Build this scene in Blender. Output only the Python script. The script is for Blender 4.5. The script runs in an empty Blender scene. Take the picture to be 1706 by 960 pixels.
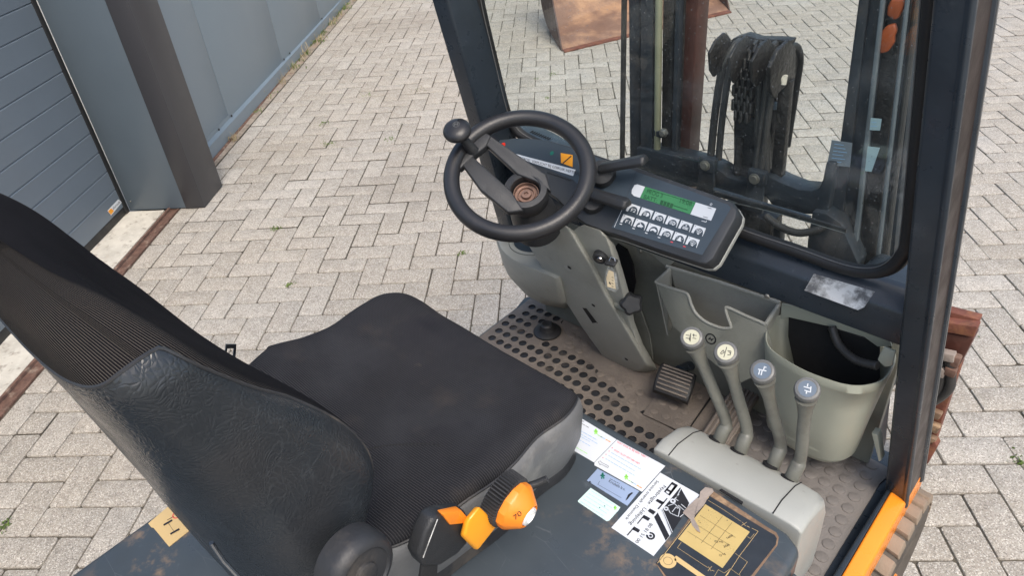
import bpy, bmesh, math, random
import numpy as np
from mathutils import Vector, Matrix, noise
random.seed(7); rng = np.random.default_rng(7)
sc = bpy.context.scene; COL = sc.collection
rad = math.radians
# ------------------------------------------------------------------ camera
# world frame: metres, X to the truck's right, Y to its front, Z up, camera above the origin
FPX, CX, CY, CAMZ = 1193.18, 853.0, 480.0, 1.7408
RF = np.array([[0.73582982, 0.67263654, -0.07819569], [0.34515539, -0.47189607, -0.81128408], [-0.58259955, 0.56997735, -0.57939933]])
cd = bpy.data.cameras.new('camera'); cam = bpy.data.objects.new('camera', cd); COL.objects.link(cam)
cd.sensor_width = 36; cd.lens = FPX / 1706 * 36; cd.clip_start = .01; cd.clip_end = 500
r_, d_, f_ = RF
cam.matrix_world = Matrix(((r_[0], -d_[0], -f_[0], 0), (r_[1], -d_[1], -f_[1], 0), (r_[2], -d_[2], -f_[2], CAMZ), (0, 0, 0, 1)))
sc.camera = cam
# ------------------------------------------------------------------ world, sun, exposure
AZ = rad(40)                                      # the truck is turned 40 degrees from the paving and the wall
def AB(u, v, z=0):                                # metres along/off the wall -> world
    a, b = u - 1.44207, v + 2.71820
    return (a * math.cos(AZ) - b * math.sin(AZ), a * math.sin(AZ) + b * math.cos(AZ), z)
w = bpy.data.worlds.new('World'); sc.world = w; w.use_nodes = True
SUN_EL, SUN_AZ = rad(58), rad(116)                # azimuth clockwise from the truck's +Y
nt = w.node_tree; sky = nt.nodes.new('ShaderNodeTexSky'); sky.sky_type = 'NISHITA'; sky.sun_disc = False
sky.sun_elevation = SUN_EL; sky.sun_rotation = SUN_AZ; sky.air_density = 1.3; sky.dust_density = 4.0; sky.ozone_density = 1.0
nt.links.new(sky.outputs[0], nt.nodes['Background'].inputs[0]); nt.nodes['Background'].inputs[1].default_value = .15
sl = bpy.data.lights.new('sun', 'SUN'); sl.energy = 1.2; sl.angle = rad(24); sl.color = (1, .95, .88)
so = bpy.data.objects.new('sun', sl); COL.objects.link(so)
sd = Vector((math.sin(SUN_AZ) * math.cos(SUN_EL), math.cos(SUN_AZ) * math.cos(SUN_EL), math.sin(SUN_EL)))
so.rotation_euler = sd.to_track_quat('Z', 'Y').to_euler()
sc.view_settings.view_transform = 'Standard'; sc.view_settings.look = 'None'; sc.view_settings.exposure = .66; sc.view_settings.gamma = 1

# ------------------------------------------------------------------ geometry helpers
def ray(px, py): return RF.T @ np.array([(px - CX) / FPX, (py - CY) / FPX, 1.0])
O = np.array([0, 0, CAMZ])
def PX(px, py, x): d = ray(px, py); return O + d * (x / d[0])
def PY(px, py, y): d = ray(px, py); return O + d * (y / d[1])
def PZ(px, py, z): d = ray(px, py); return O + d * ((z - CAMZ) / d[2])
class Plane:                                      # a plane of the real object; at() finds the point of it seen at a pixel
    def __init__(s, p, n=None, q=None, r=None, lift=0):
        s.p = np.array(p, float)
        if n is None: n = np.cross(np.array(q, float) - s.p, np.array(r, float) - s.p)
        n = np.array(n, float); n /= np.linalg.norm(n)
        if n @ (O - s.p) < 0: n = -n
        s.n = n; s.p = s.p + n * lift
    def up(s, h): return Plane(s.p + s.n * h, s.n)
    def at(s, px, py, h=0):
        d = ray(px, py); return O + d * (((s.p + s.n * h - O) @ s.n) / (d @ s.n))
def unit(a): a = np.array(a, float); return a / np.linalg.norm(a)
def smooth_path(pts, n=8, closed=False):          # Catmull-Rom
    P = [np.array(p, float) for p in pts]; out = []; N = len(P)
    for i in range(N if closed else N - 1):
        if closed: a, b, c, d = P[i - 1], P[i], P[(i + 1) % N], P[(i + 2) % N]
        else: a, b, c, d = P[max(i - 1, 0)], P[i], P[i + 1], P[min(i + 2, N - 1)]
        for k in range(n):
            t = k / n
            out.append(.5 * ((2 * b) + (c - a) * t + (2 * a - 5 * b + 4 * c - d) * t * t + (3 * b - a - 3 * c + d) * t ** 3))
    if not closed: out.append(P[-1])
    return out
def org(o):
    while o.parent: o = o.parent
    return np.array(o.location)
class MB:
    def __init__(s): s.v = []; s.f = []; s.m = []
    def add(s, vs, fs, m=0):
        k = len(s.v); s.v += [tuple(map(float, p)) for p in vs]; s.f += [tuple(i + k for i in f) for f in fs]; s.m += [m] * len(fs); return s
    def loft(s, rings, m=0, closed=True, cap=(1, 1)):
        n = len(rings[0]); vs = [p for r in rings for p in r]; fs = []
        for i in range(len(rings) - 1):
            for j in range(n if closed else n - 1):
                a, b = i * n + j, i * n + (j + 1) % n; fs.append((a, b, b + n, a + n))
        if closed and cap[0]: fs.append(tuple(range(n))[::-1])
        if closed and cap[1]: fs.append(tuple(range((len(rings) - 1) * n, len(rings) * n)))
        return s.add(vs, fs, m)
    def prism(s, pts, vec, m=0):
        P = [np.array(p, float) for p in pts]; return s.loft([P, [p + np.array(vec) for p in P]], m)
    def box(s, lo, hi, m=0):
        (a, b, c), (d, e, f) = lo, hi; return s.prism([(a, b, c), (d, b, c), (d, e, c), (a, e, c)], (0, 0, f - c), m)
    def obox(s, c, ex, ey, ez, m=0):
        c, ex, ey, ez = map(lambda q: np.array(q, float), (c, ex, ey, ez))
        return s.prism([c - ex - ey - ez, c + ex - ey - ez, c + ex + ey - ez, c - ex + ey - ez], 2 * ez, m)
    def tube(s, pts, r, n=12, closed=False, m=0, flat=1.0, ref=None):
        P = [np.array(p, float) for p in pts]; N = len(P); rings = []; u = None
        for i in range(N):
            if closed: t = P[(i + 1) % N] - P[i - 1]
            else: t = P[min(i + 1, N - 1)] - P[max(i - 1, 0)]
            t = unit(t)
            if ref is not None: u = np.cross(t, ref)
            elif u is None: u = np.cross(t, (0, 0, 1) if abs(t[2]) < .9 else (1, 0, 0))
            u = unit(u - t * (u @ t)); v = np.cross(t, u)
            R = r[i] if hasattr(r, '__len__') else r
            rings.append([P[i] + R * (math.cos(a) * u + flat * math.sin(a) * v) for a in [2 * math.pi * k / n for k in range(n)]])
        if closed: rings.append(rings[0])
        return s.loft(rings, m, cap=(0, 0) if closed else (1, 1))
    def lathe(s, prof, o, axis, n=24, m=0, rfun=None, ref=(0, 0, 1)):
        o = np.array(o, float); a = unit(axis); u = np.cross(a, ref)
        if np.linalg.norm(u) < .1: u = np.cross(a, (1, 0, 0))
        u = unit(u); v = np.cross(a, u); rings = []
        for (R, h) in prof:
            rings.append([o + a * h + (R * (rfun(k, R) if rfun else 1)) * (math.cos(2 * math.pi * k / n) * u + math.sin(2 * math.pi * k / n) * v) for k in range(n)])
        return s.loft(rings, m, cap=(prof[0][0] > 1e-6, prof[-1][0] > 1e-6))
    def build(s, name, mats, parent=None, bevel=0, seg=2, smooth=35, label=None, kind=None, tri=False):
        if not isinstance(mats, (list, tuple)): mats = [mats]
        while parent and parent.parent and parent.parent.parent: parent = parent.parent      # thing > part > sub-part, no deeper
        off = org(parent) if parent else np.zeros(3)
        me = bpy.data.meshes.new(name); me.from_pydata([tuple(np.array(p) - off) for p in s.v], [], s.f); me.update()
        for m in mats: me.materials.append(m)
        me.polygons.foreach_set('material_index', s.m)
        bm = bmesh.new(); bm.from_mesh(me)
        bmesh.ops.remove_doubles(bm, verts=bm.verts, dist=1e-6)
        bmesh.ops.recalc_face_normals(bm, faces=bm.faces)
        if bevel:
            es = [e for e in bm.edges if len(e.link_faces) == 2 and e.calc_face_angle(0) > rad(28)]
            bmesh.ops.bevel(bm, geom=es, offset=bevel, offset_type='OFFSET', segments=seg, profile=.5, affect='EDGES', clamp_overlap=True)
        bm.to_mesh(me); bm.free()
        if smooth: me.shade_smooth(); me.set_sharp_from_angle(angle=rad(smooth))
        o = bpy.data.objects.new(name, me); COL.objects.link(o)
        if parent: o.parent = parent
        if label: o['label'] = label
        if kind: o['kind'] = kind
        return o
def thing(name, label, cat, loc=(0, 0, 0), group=None):
    o = bpy.data.objects.new(name, None); COL.objects.link(o); o.location = loc; o.empty_display_size = .1
    o['label'] = label; o['category'] = cat
    if group: o['group'] = group
    return o
def tag(o, label, cat, group=None):
    o['label'] = label; o['category'] = cat
    if group: o['group'] = group
    return o

# ------------------------------------------------------------------ materials
def mat(name, col, rough=.5, metal=0, var=.12, vs=6, bump=.1, bs=150, wear=None, spec=.5, extra=None, coat=0, rvar=.1):
    """col linear base colour; wear=[(colour, scale, lo, hi, strength)]; extra(nt, N, L, coord, colour_socket)->(colour_socket, height_socket)"""
    m = bpy.data.materials.new(name); m.use_nodes = True; t = m.node_tree; N = t.nodes.new; L = t.links.new
    b = t.nodes['Principled BSDF']; tc = N('ShaderNodeTexCoord'); co = tc.outputs['Object']
    def noi(sc_, det=4, ro=.55):
        n = N('ShaderNodeTexNoise'); n.inputs['Scale'].default_value = sc_; n.inputs['Detail'].default_value = det; n.inputs['Roughness'].default_value = ro; L(co, n.inputs['Vector']); return n
    def mapr(s, a, b_, c=0., d=1.):
        r = N('ShaderNodeMapRange'); r.inputs[1].default_value = a; r.inputs[2].default_value = b_; r.inputs[3].default_value = c; r.inputs[4].default_value = d; L(s, r.inputs[0]); return r.outputs[0]
    def mixc(f, a, c):
        x = N('ShaderNodeMix'); x.data_type = 'RGBA'
        for i, s in ((0, f), (6, a), (7, c)):
            if hasattr(s, 'is_linked'): L(s, x.inputs[i])
            else: x.inputs[i].default_value = s if i == 0 else (*s, 1)
        return x.outputs[2]
    c = np.array(col, float); n1 = noi(vs)
    cs = mixc(mapr(n1.outputs[0], .3, .7), tuple(c * (1 - var)), tuple(np.minimum(c * (1 + var), 1)))
    for (wc, ws, lo, hi, st) in (wear or []):
        cs = mixc(mapr(noi(ws, 6, .65).outputs[0], lo, hi, 0, st), cs, tuple(wc))
    h = None
    if extra: cs, h = extra(t, N, L, co, cs, mixc, mapr, noi)
    L(cs, b.inputs['Base Color'])
    b.inputs['Metallic'].default_value = metal; b.inputs['Specular IOR Level'].default_value = spec
    L(mapr(noi(vs * 3).outputs[0], .3, .7, max(rough - rvar, .03), min(rough + rvar, 1)), b.inputs['Roughness'])
    if coat: b.inputs['Coat Weight'].default_value = coat; b.inputs['Coat Roughness'].default_value = .15
    if bump or h is not None:
        bp = N('ShaderNodeBump'); bp.inputs['Strength'].default_value = 1; bp.inputs['Distance'].default_value = .001
        if h is None: h = mapr(noi(bs, 3).outputs[0], 0, 1, 0, bump * 3)
        L(h, bp.inputs['Height']); L(bp.outputs[0], b.inputs['Normal'])
    return m
M = {}
def ag(sc_=330, hgt=1.2, isl=False, base=(.415, .388, .345), objrand=True):       # paver concrete with exposed aggregate
    def f(t, N, L, co, cs, mixc, mapr, noi):
        rnd = N('ShaderNodeNewGeometry').outputs['Random Per Island'] if isl else N('ShaderNodeObjectInfo').outputs['Random']
        ge = N('ShaderNodeNewGeometry'); pos = ge.outputs['Position']
        def wn(s, det=4, ro=.6):
            n = N('ShaderNodeTexNoise'); n.inputs['Scale'].default_value = s; n.inputs['Detail'].default_value = det; n.inputs['Roughness'].default_value = ro; L(pos, n.inputs['Vector']); return n.outputs[0]
        c2 = mixc(rnd, tuple(np.array(base) * (.84, .82, .79)), tuple(np.array(base) * (1.17, 1.17, 1.17)))
        c2 = mixc(mapr(wn(1.1, 3), .35, .7), c2, tuple(np.array(base) * (1.02, .97, .9)))
        vo = N('ShaderNodeTexVoronoi'); vo.inputs['Scale'].default_value = sc_; L(pos, vo.inputs['Vector'])
        sx = N('ShaderNodeSeparateColor'); L(vo.outputs['Color'], sx.inputs[0])
        dark = mapr(sx.outputs[0], .0, .42, .75, 0); lite = mapr(sx.outputs[1], .72, 1, 0, .75)
        c2 = mixc(dark, c2, (.15, .135, .12)); c2 = mixc(lite, c2, (.78, .74, .66))
        c2 = mixc(mapr(wn(25, 5, .7), .50, .76, 0, .6), c2, (.20, .18, .15)); c2 = mixc(mapr(wn(2.2, 5, .7), .55, .75, 0, .35), c2, (.24, .215, .18))
        c2 = mixc(mapr(wn(4.5, 6, .7), .60, .76, 0, .55), c2, (.62, .59, .53)); c2 = mixc(mapr(wn(.8, 4, .65), .56, .74, 0, .42), c2, (.19, .165, .135)); c2 = mixc(mapr(wn(9, 7, .8), .64, .72, 0, .55), c2, (.13, .115, .09)); c2 = mixc(mapr(wn(2.9, 6, .7), .66, .78, 0, .35), c2, (.20, .22, .11))
        hh = N('ShaderNodeMath'); hh.operation = 'ADD'; L(mapr(vo.outputs['Distance'], 0, .6, hgt, 0), hh.inputs[0]); L(mapr(wn(160), 0, 1, 0, hgt), hh.inputs[1])
        return c2, hh.outputs[0]
    return f
M['paver'] = mat('paver_concrete', (.4, .37, .33), .9, extra=ag(), spec=.25)
M['paver2'] = mat('paver_concrete_island', (.4, .37, .33), .9, extra=ag(isl=True), spec=.25)
M['joint'] = mat('joint_sand', (.105, .093, .074), .95, vs=5, var=.3, bump=.5, bs=300, wear=[((.08, .10, .04), 2.5, .6, .7, .5)], spec=.1)
M['ground'] = mat('outer_paving', (.36, .34, .30), .95, vs=8, var=.15, bump=.4, spec=.2)
M['slab'] = mat('threshold_concrete', (.56, .53, .46), .9, vs=10, var=.15, bump=.9, bs=60, wear=[((.24, .20, .16), 22, .55, .66, .7), ((.45, .30, .15), 9, .66, .75, .5), ((.62, .6, .54), 40, .55, .65, .5)])
M['rust'] = mat('rusty_steel', (.16, .055, .035), .75, vs=20, var=.35, bump=.4, bs=120, wear=[((.30, .13, .06), 30, .5, .65, .6), ((.06, .03, .025), 12, .55, .7, .6)])
M['railrust'] = mat('rusted_rail', (.15, .085, .062), .8, vs=30, var=.35, bump=.5, bs=90, wear=[((.42, .33, .25), 18, .55, .68, .6), ((.09, .045, .035), 35, .5, .6, .5)])
M['door'] = mat('door_paint', (.130, .160, .192), .36, var=.03, bump=.02, bs=400, spec=.5, rvar=.02)
M['pillarblue'] = mat('pillar_sheet', (.092, .118, .142), .33, var=.03, bump=.02, rvar=.02)
M['pillarbrown'] = mat('pillar_trim', (.043, .043, .048), .40, var=.03, bump=.02, rvar=.02)
M['wall'] = mat('wall_panel_paint', (.190, .235, .268), .36, var=.02, vs=2, bump=.01, rvar=.015)
M['flash'] = mat('flashing_paint', (.165, .205, .235), .30, var=.03, bump=.02, rvar=.02)
M['blackrub'] = mat('black_rubber', (.018, .018, .019), .55, var=.2, bump=.2)
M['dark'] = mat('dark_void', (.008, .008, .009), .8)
M['bluesteel'] = mat('dark_blue_paint', (.022, .030, .040), .33, var=.2, vs=12, bump=.08, wear=[((.10, .11, .12), 45, .66, .74, .35), ((.16, .11, .07), 70, .72, .78, .4)])
M['mastpaint'] = mat('mast_paint', (.020, .026, .034), .4, var=.3, vs=9, bump=.25, bs=80, wear=[((.06, .05, .045), 12, .5, .68, .6), ((.15, .07, .04), 40, .68, .76, .6)])
M['greasy'] = mat('greasy_steel', (.024, .022, .021), .4, var=.4, vs=30, bump=1.2, bs=90, wear=[((.05, .045, .04), 60, .55, .65, .6)])
def hoodx(t, N, L, co, cs, mixc, mapr, noi):
    n = noi(14, 6, .7).outputs[0]; big = mapr(noi(3.6, 2).outputs[0], .56, .68)
    mm = N('ShaderNodeMath'); mm.operation = 'MULTIPLY'; L(mapr(n, .54, .70, 0, .8), mm.inputs[0]); L(big, mm.inputs[1])
    cs = mixc(mm.outputs[0], cs, (.32, .21, .12))
    w = N('ShaderNodeTexNoise'); w.inputs['Scale'].default_value = 9; w.inputs['Detail'].default_value = 8; w.inputs['Distortion'].default_value = 2.5; w.inputs['Roughness'].default_value = .75; L(co, w.inputs['Vector'])
    cs = mixc(mapr(w.outputs[0], .60, .72, 0, .35), cs, (.14, .16, .18))
    v = N('ShaderNodeTexVoronoi'); v.feature = 'DISTANCE_TO_EDGE'; v.inputs['Scale'].default_value = 7; mp = N('ShaderNodeMapping'); mp.inputs['Scale'].default_value = (1, 3.5, 1); mp.inputs['Rotation'].default_value = (0, 0, .6); L(co, mp.inputs[0]); L(mp.outputs[0], v.inputs['Vector'])
    g = N('ShaderNodeMath'); g.operation = 'MULTIPLY'; L(mapr(v.outputs[0], 0, .006, .5, 0), g.inputs[0]); L(mapr(noi(11).outputs[0], .5, .6), g.inputs[1])
    cs = mixc(g.outputs[0], cs, (.2, .21, .22))
    return cs, mapr(noi(60, 3).outputs[0], 0, 1, 0, .25)
M['hood'] = mat('hood_paint', (.052, .064, .074), .36, var=.18, vs=5, extra=hoodx, rvar=.12)
M['grille'] = mat('plastic_lcd', (.02, .1, .05), .3)
M['plastic'] = mat('black_plastic', (.023, .024, .026), .42, var=.15, vs=15, bump=.25, bs=500, wear=[((.08, .078, .075), 25, .62, .75, .35)])
M['wheelrub'] = mat('steering_wheel_foam', (.019, .019, .021), .36, var=.15, bump=.12, bs=500, wear=[((.06, .055, .05), 20, .62, .75, .4)])
M['console'] = mat('console_face', (.040, .056, .072), .42, var=.08, bump=.12, bs=700, wear=[((.1, .11, .11), 50, .68, .76, .3)])
M['consoleside'] = mat('console_side', (.030, .033, .037), .45, var=.2, bump=.15, bs=500, wear=[((.1, .1, .1), 25, .6, .72, .4)])
GR = (.350, .353, .315)
M['grey'] = mat('grey_green_plastic', GR, .48, var=.07, vs=7, bump=.18, bs=450, wear=[((.17, .16, .13), 5, .50, .72, .5), ((.12, .10, .08), 40, .64, .74, .45), ((.42, .42, .38), 60, .68, .76, .3)])
M['greydk'] = mat('grey_dark_plastic', (.205, .210, .180), .5, var=.12, vs=7, bump=.2, bs=450, wear=[((.07, .062, .052), 6, .5, .7, .5)])
M['greylt'] = mat('light_grey_cover', (.38, .385, .355), .45, var=.05, vs=6, bump=.12, bs=500, wear=[((.22, .2, .17), 6, .52, .75, .4), ((.14, .12, .1), 45, .66, .74, .4)])
M['mat'] = mat('dusty_rubber_mat', (.170, .143, .120), .75, var=.2, vs=6, bump=.5, bs=260, wear=[((.085, .072, .064), 9, .5, .7, .6), ((.28, .235, .19), 25, .55, .7, .5)])
M['matr'] = mat('grey_rubber_mat', (.175, .160, .148), .6, var=.12, vs=7, bump=.35, bs=260, wear=[((.17, .145, .12), 14, .55, .7, .5)])
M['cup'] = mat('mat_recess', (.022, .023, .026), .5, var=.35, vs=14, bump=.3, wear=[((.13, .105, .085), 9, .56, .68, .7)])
def ribs(vec, pitch, hgt, dirt, lines=.35, warp=.0):
    def f(t, N, L, co, cs, mixc, mapr, noi):
        d = N('ShaderNodeVectorMath'); d.operation = 'DOT_PRODUCT'; L(co, d.inputs[0]); d.inputs[1].default_value = tuple(np.array(unit(vec)) / pitch * 2 * math.pi)
        a = N('ShaderNodeMath'); a.operation = 'ADD'; L(d.outputs['Value'], a.inputs[0]); L(mapr(noi(4, 2).outputs[0], 0, 1, -warp, warp), a.inputs[1])
        s = N('ShaderNodeMath'); s.operation = 'SINE'; L(a.outputs[0], s.inputs[0]); sn = s.outputs[0]
        cs = mixc(mapr(sn, .2, 1, 0, lines), cs, (.090, .089, .092))
        for (dc, ds, lo, hi, st) in dirt: cs = mixc(mapr(noi(ds, 4, .6).outputs[0], lo, hi, 0, st), cs, dc)
        hh = N('ShaderNodeMath'); hh.operation = 'ADD'; L(mapr(sn, -1, 1, 0, hgt), hh.inputs[0]); L(mapr(noi(900, 2).outputs[0], 0, 1, 0, .5), hh.inputs[1])
        return cs, hh.outputs[0]
    return f
M['seatfab'] = mat('seat_fabric', (.015, .015, .018), .85, var=.2, vs=5, spec=.15, extra=ribs((0, 1, 0), .0037, .7, [((.040, .041, .046), 6, .48, .68, .5), ((.070, .058, .050), 9, .56, .75, .4), ((.13, .105, .08), 14, .70, .80, .55), ((.014, .014, .019), 5, .55, .7, .6)], .45))
def uvribs(t, N, L, co, cs, mixc, mapr, noi):
    uv = N('ShaderNodeUVMap'); sx = N('ShaderNodeSeparateXYZ'); L(uv.outputs[0], sx.inputs[0])
    a = N('ShaderNodeMath'); a.operation = 'MULTIPLY'; L(sx.outputs[0], a.inputs[0]); a.inputs[1].default_value = 2 * math.pi / .0052
    s = N('ShaderNodeMath'); s.operation = 'SINE'; L(a.outputs[0], s.inputs[0]); sn = s.outputs[0]
    # shade put into colour: V flag fades the ribs out on the front face
    g = N('ShaderNodeMath'); g.operation = 'MULTIPLY'; L(mapr(sn, .35, 1, 0, .8), g.inputs[0]); L(sx.outputs[1], g.inputs[1])
    cs = mixc(g.outputs[0], cs, (.13, .115, .10))
    cs = mixc(mapr(noi(6, 4).outputs[0], .6, .75, 0, .3), cs, (.06, .052, .045))
    h1 = N('ShaderNodeMath'); h1.operation = 'MULTIPLY'; L(mapr(sn, -1, 1, 0, 1.3), h1.inputs[0]); L(sx.outputs[1], h1.inputs[1])
    hh = N('ShaderNodeMath'); hh.operation = 'ADD'; L(h1.outputs[0], hh.inputs[0]); L(mapr(noi(900, 2).outputs[0], 0, 1, 0, .5), hh.inputs[1])
    return cs, hh.outputs[0]
M['backfab'] = mat('backrest_fabric', (.012, .0115, .013), .95, var=.15, vs=5, spec=.04, extra=uvribs)
def leather(t, N, L, co, cs, mixc, mapr, noi):
    wv = noi(9, 3); mx = N('ShaderNodeMix'); mx.data_type = 'VECTOR'; mx.inputs[0].default_value = .12; L(co, mx.inputs[4]); L(wv.outputs['Color'], mx.inputs[5])
    def vor(s, sc3):
        mp = N('ShaderNodeMapping'); mp.inputs['Scale'].default_value = sc3; mp.inputs['Rotation'].default_value = (.5, .2, .3); L(mx.outputs[1], mp.inputs[0])
        v = N('ShaderNodeTexVoronoi'); v.feature = 'DISTANCE_TO_EDGE'; v.inputs['Scale'].default_value = s; L(mp.outputs[0], v.inputs['Vector']); return v.outputs[0]
    big = vor(48, (1, 1.5, .65)); small = vor(160, (1, 1, 1))
    msk = mapr(noi(4.5, 3).outputs[0], .44, .62, .03, 1)
    g = N('ShaderNodeMath'); g.operation = 'MULTIPLY'; L(mapr(big, 0, .04, .5, 0), g.inputs[0]); L(msk, g.inputs[1])
    cs = mixc(g.outputs[0], cs, (.070, .080, .088))
    cs = mixc(mapr(noi(3, 3).outputs[0], .55, .75, 0, .4), cs, (.055, .045, .04))
    h1 = N('ShaderNodeMath'); h1.operation = 'MULTIPLY'; L(mapr(big, 0, .08, .20, 0), h1.inputs[0]); L(msk, h1.inputs[1])
    hh = N('ShaderNodeMath'); hh.operation = 'ADD'; L(h1.outputs[0], hh.inputs[0]); L(mapr(small, 0, .3, 0, .35), hh.inputs[1])
    return cs, hh.outputs[0]
M['leather'] = mat('black_leatherette', (.022, .026, .031), .30, var=.25, vs=4, spec=.5, extra=leather)
M['skirt'] = mat('seat_side_plastic', (.13, .132, .134), .5, var=.2, vs=6, bump=.2, bs=200, wear=[((.30, .29, .27), 7, .52, .66, .6), ((.35, .16, .08), 8, .64, .74, .5)])
M['skirtdk'] = mat('seat_base_plastic', (.026, .027, .030), .5, var=.3, vs=8, bump=.2, wear=[((.13, .11, .09), 9, .55, .7, .5)])
M['orange'] = mat('orange_plastic', (.86, .25, .02), .35, var=.05, bump=.05, wear=[((.55, .22, .05), 60, .7, .78, .4)])
M['yorange'] = mat('yellow_orange_plastic', (.90, .36, .02), .38, var=.04, bump=.05)
M['orangepaint'] = mat('orange_paint', (.90, .27, .02), .3, var=.06, vs=8, bump=.03, wear=[((.70, .36, .2), 12, .62, .75, .45)])
M['redplast'] = mat('red_plastic', (.65, .03, .015), .35, var=.04)
M['amber'] = mat('amber_patch', (.33, .075, .02), .3, var=.15)
M['sticker'] = mat('white_sticker', (.66, .69, .72), .35, var=.03, bump=.01)
M['stickerw'] = mat('worn_white_sticker', (.66, .66, .64), .5, var=.08, vs=15, bump=.2, wear=[((.05, .05, .05), 20, .46, .58, .9), ((.3, .29, .27), 45, .5, .6, .5)])
M['mint'] = mat('mint_sticker', (.62, .80, .76), .4, var=.03, bump=.01)
M['bluetag'] = mat('blue_metal_tag', (.36, .45, .62), .35, metal=.2, var=.08, bump=.02)
M['gold'] = mat('gold_foil', (.72, .52, .20), .32, metal=.35, var=.08, vs=12, bump=.04, wear=[((.35, .22, .1), 60, .72, .8, .5)])
M['goldpl'] = mat('gold_plate_dull', (.62, .44, .20), .45, var=.05)
M['ink'] = mat('black_ink', (.015, .015, .018), .5, var=.1)
M['inkblue'] = mat('blue_ink', (.25, .45, .70), .5, var=.1)
M['inkred'] = mat('red_ink', (.70, .05, .06), .5, var=.1)
M['inkgreen'] = mat('green_ink', (.30, .75, .10), .5, var=.1)
M['inkdgreen'] = mat('dark_green_ink', (.01, .16, .11), .5, var=.1)
M['lcd'] = mat('lcd_green', (.045, .20, .075), .35, var=.05, bump=0)
M['lcdink'] = mat('lcd_dark', (.015, .075, .025), .4, var=.05)
M['white'] = mat('white_print', (.55, .58, .61), .45, var=.03, bump=.02)
M['creamdisc'] = mat('cream_disc', (.50, .485, .36), .4, var=.04)
M['bluedisc'] = mat('blue_disc', (.11, .145, .19), .35, var=.06)
M['lever'] = mat('lever_grey', (.150, .150, .128), .42, var=.14, vs=14, bump=.12, bs=300, wear=[((.075, .07, .06), 18, .52, .68, .55)])
M['knobgrey'] = mat('lever_knob', (.150, .150, .145), .4, var=.1, vs=20, bump=.1)
M['chrome'] = mat('bright_steel', (.55, .55, .55), .22, metal=1, var=.1)
M['steel'] = mat('dull_steel', (.30, .29, .26), .45, metal=.7, var=.25, vs=20, bump=.2, wear=[((.12, .08, .05), 30, .55, .7, .6)])
M['bore'] = mat('rusty_bore', (.20, .12, .09), .5, metal=.3, var=.3, vs=40, wear=[((.09, .06, .05), 50, .5, .6, .6)])
M['olive'] = mat('olive_tube', (.30, .30, .20), .45, metal=.3, var=.12, bump=.05)
M['hose'] = mat('hydraulic_hose', (.036, .035, .034), .45, var=.2, bump=.35, bs=250, wear=[((.08, .075, .07), 30, .6, .7, .4)])
M['tyre'] = mat('dusty_tyre', (.26, .20, .145), .85, var=.12, vs=12, bump=.5, bs=120, wear=[((.12, .095, .075), 14, .55, .7, .5)])
M['tyreside'] = mat('tyre_side', (.10, .085, .07), .75, var=.25, vs=12, bump=.3)
M['bucket'] = mat('rusty_bucket', (.23, .125, .085), .75, var=.2, vs=4, bump=.3, bs=70, wear=[((.44, .25, .14), 4, .46, .62, .8), ((.20, .085, .05), 9, .6, .75, .5)])
M['bucketshade'] = mat('bucket_side_shaded', (.075, .045, .038), .8, var=.3, vs=8, bump=.3, wear=[((.16, .09, .06), 20, .55, .7, .5)])  # side plates darker than the shell, their shade put into the colour
M['edge'] = mat('worn_plate_edge', (.19, .12, .075), .7, var=.3, vs=30, bump=.3, wear=[((.42, .28, .16), 25, .52, .65, .7), ((.07, .06, .055), 18, .55, .7, .6)])
M['plateblk'] = mat('plate_black', (.028, .033, .040), .38, var=.15, vs=20, bump=.05, wear=[((.09, .1, .11), 50, .64, .72, .4)])
M['peel'] = mat('peeled_tape', (.30, .25, .215), .6, var=.15, vs=30, bump=.8, bs=60)
M['weed'] = mat('weed_leaf', (.11, .17, .03), .7, var=.4, vs=40)
M['straw'] = mat('dry_grass', (.42, .34, .20), .8, var=.3, vs=40)
M['keytag'] = mat('key_tag_paper', (.50, .42, .28), .5, var=.2, vs=40)
M['clearfilm'] = mat('white_film', (.72, .72, .70), .3, var=.05)
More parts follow.
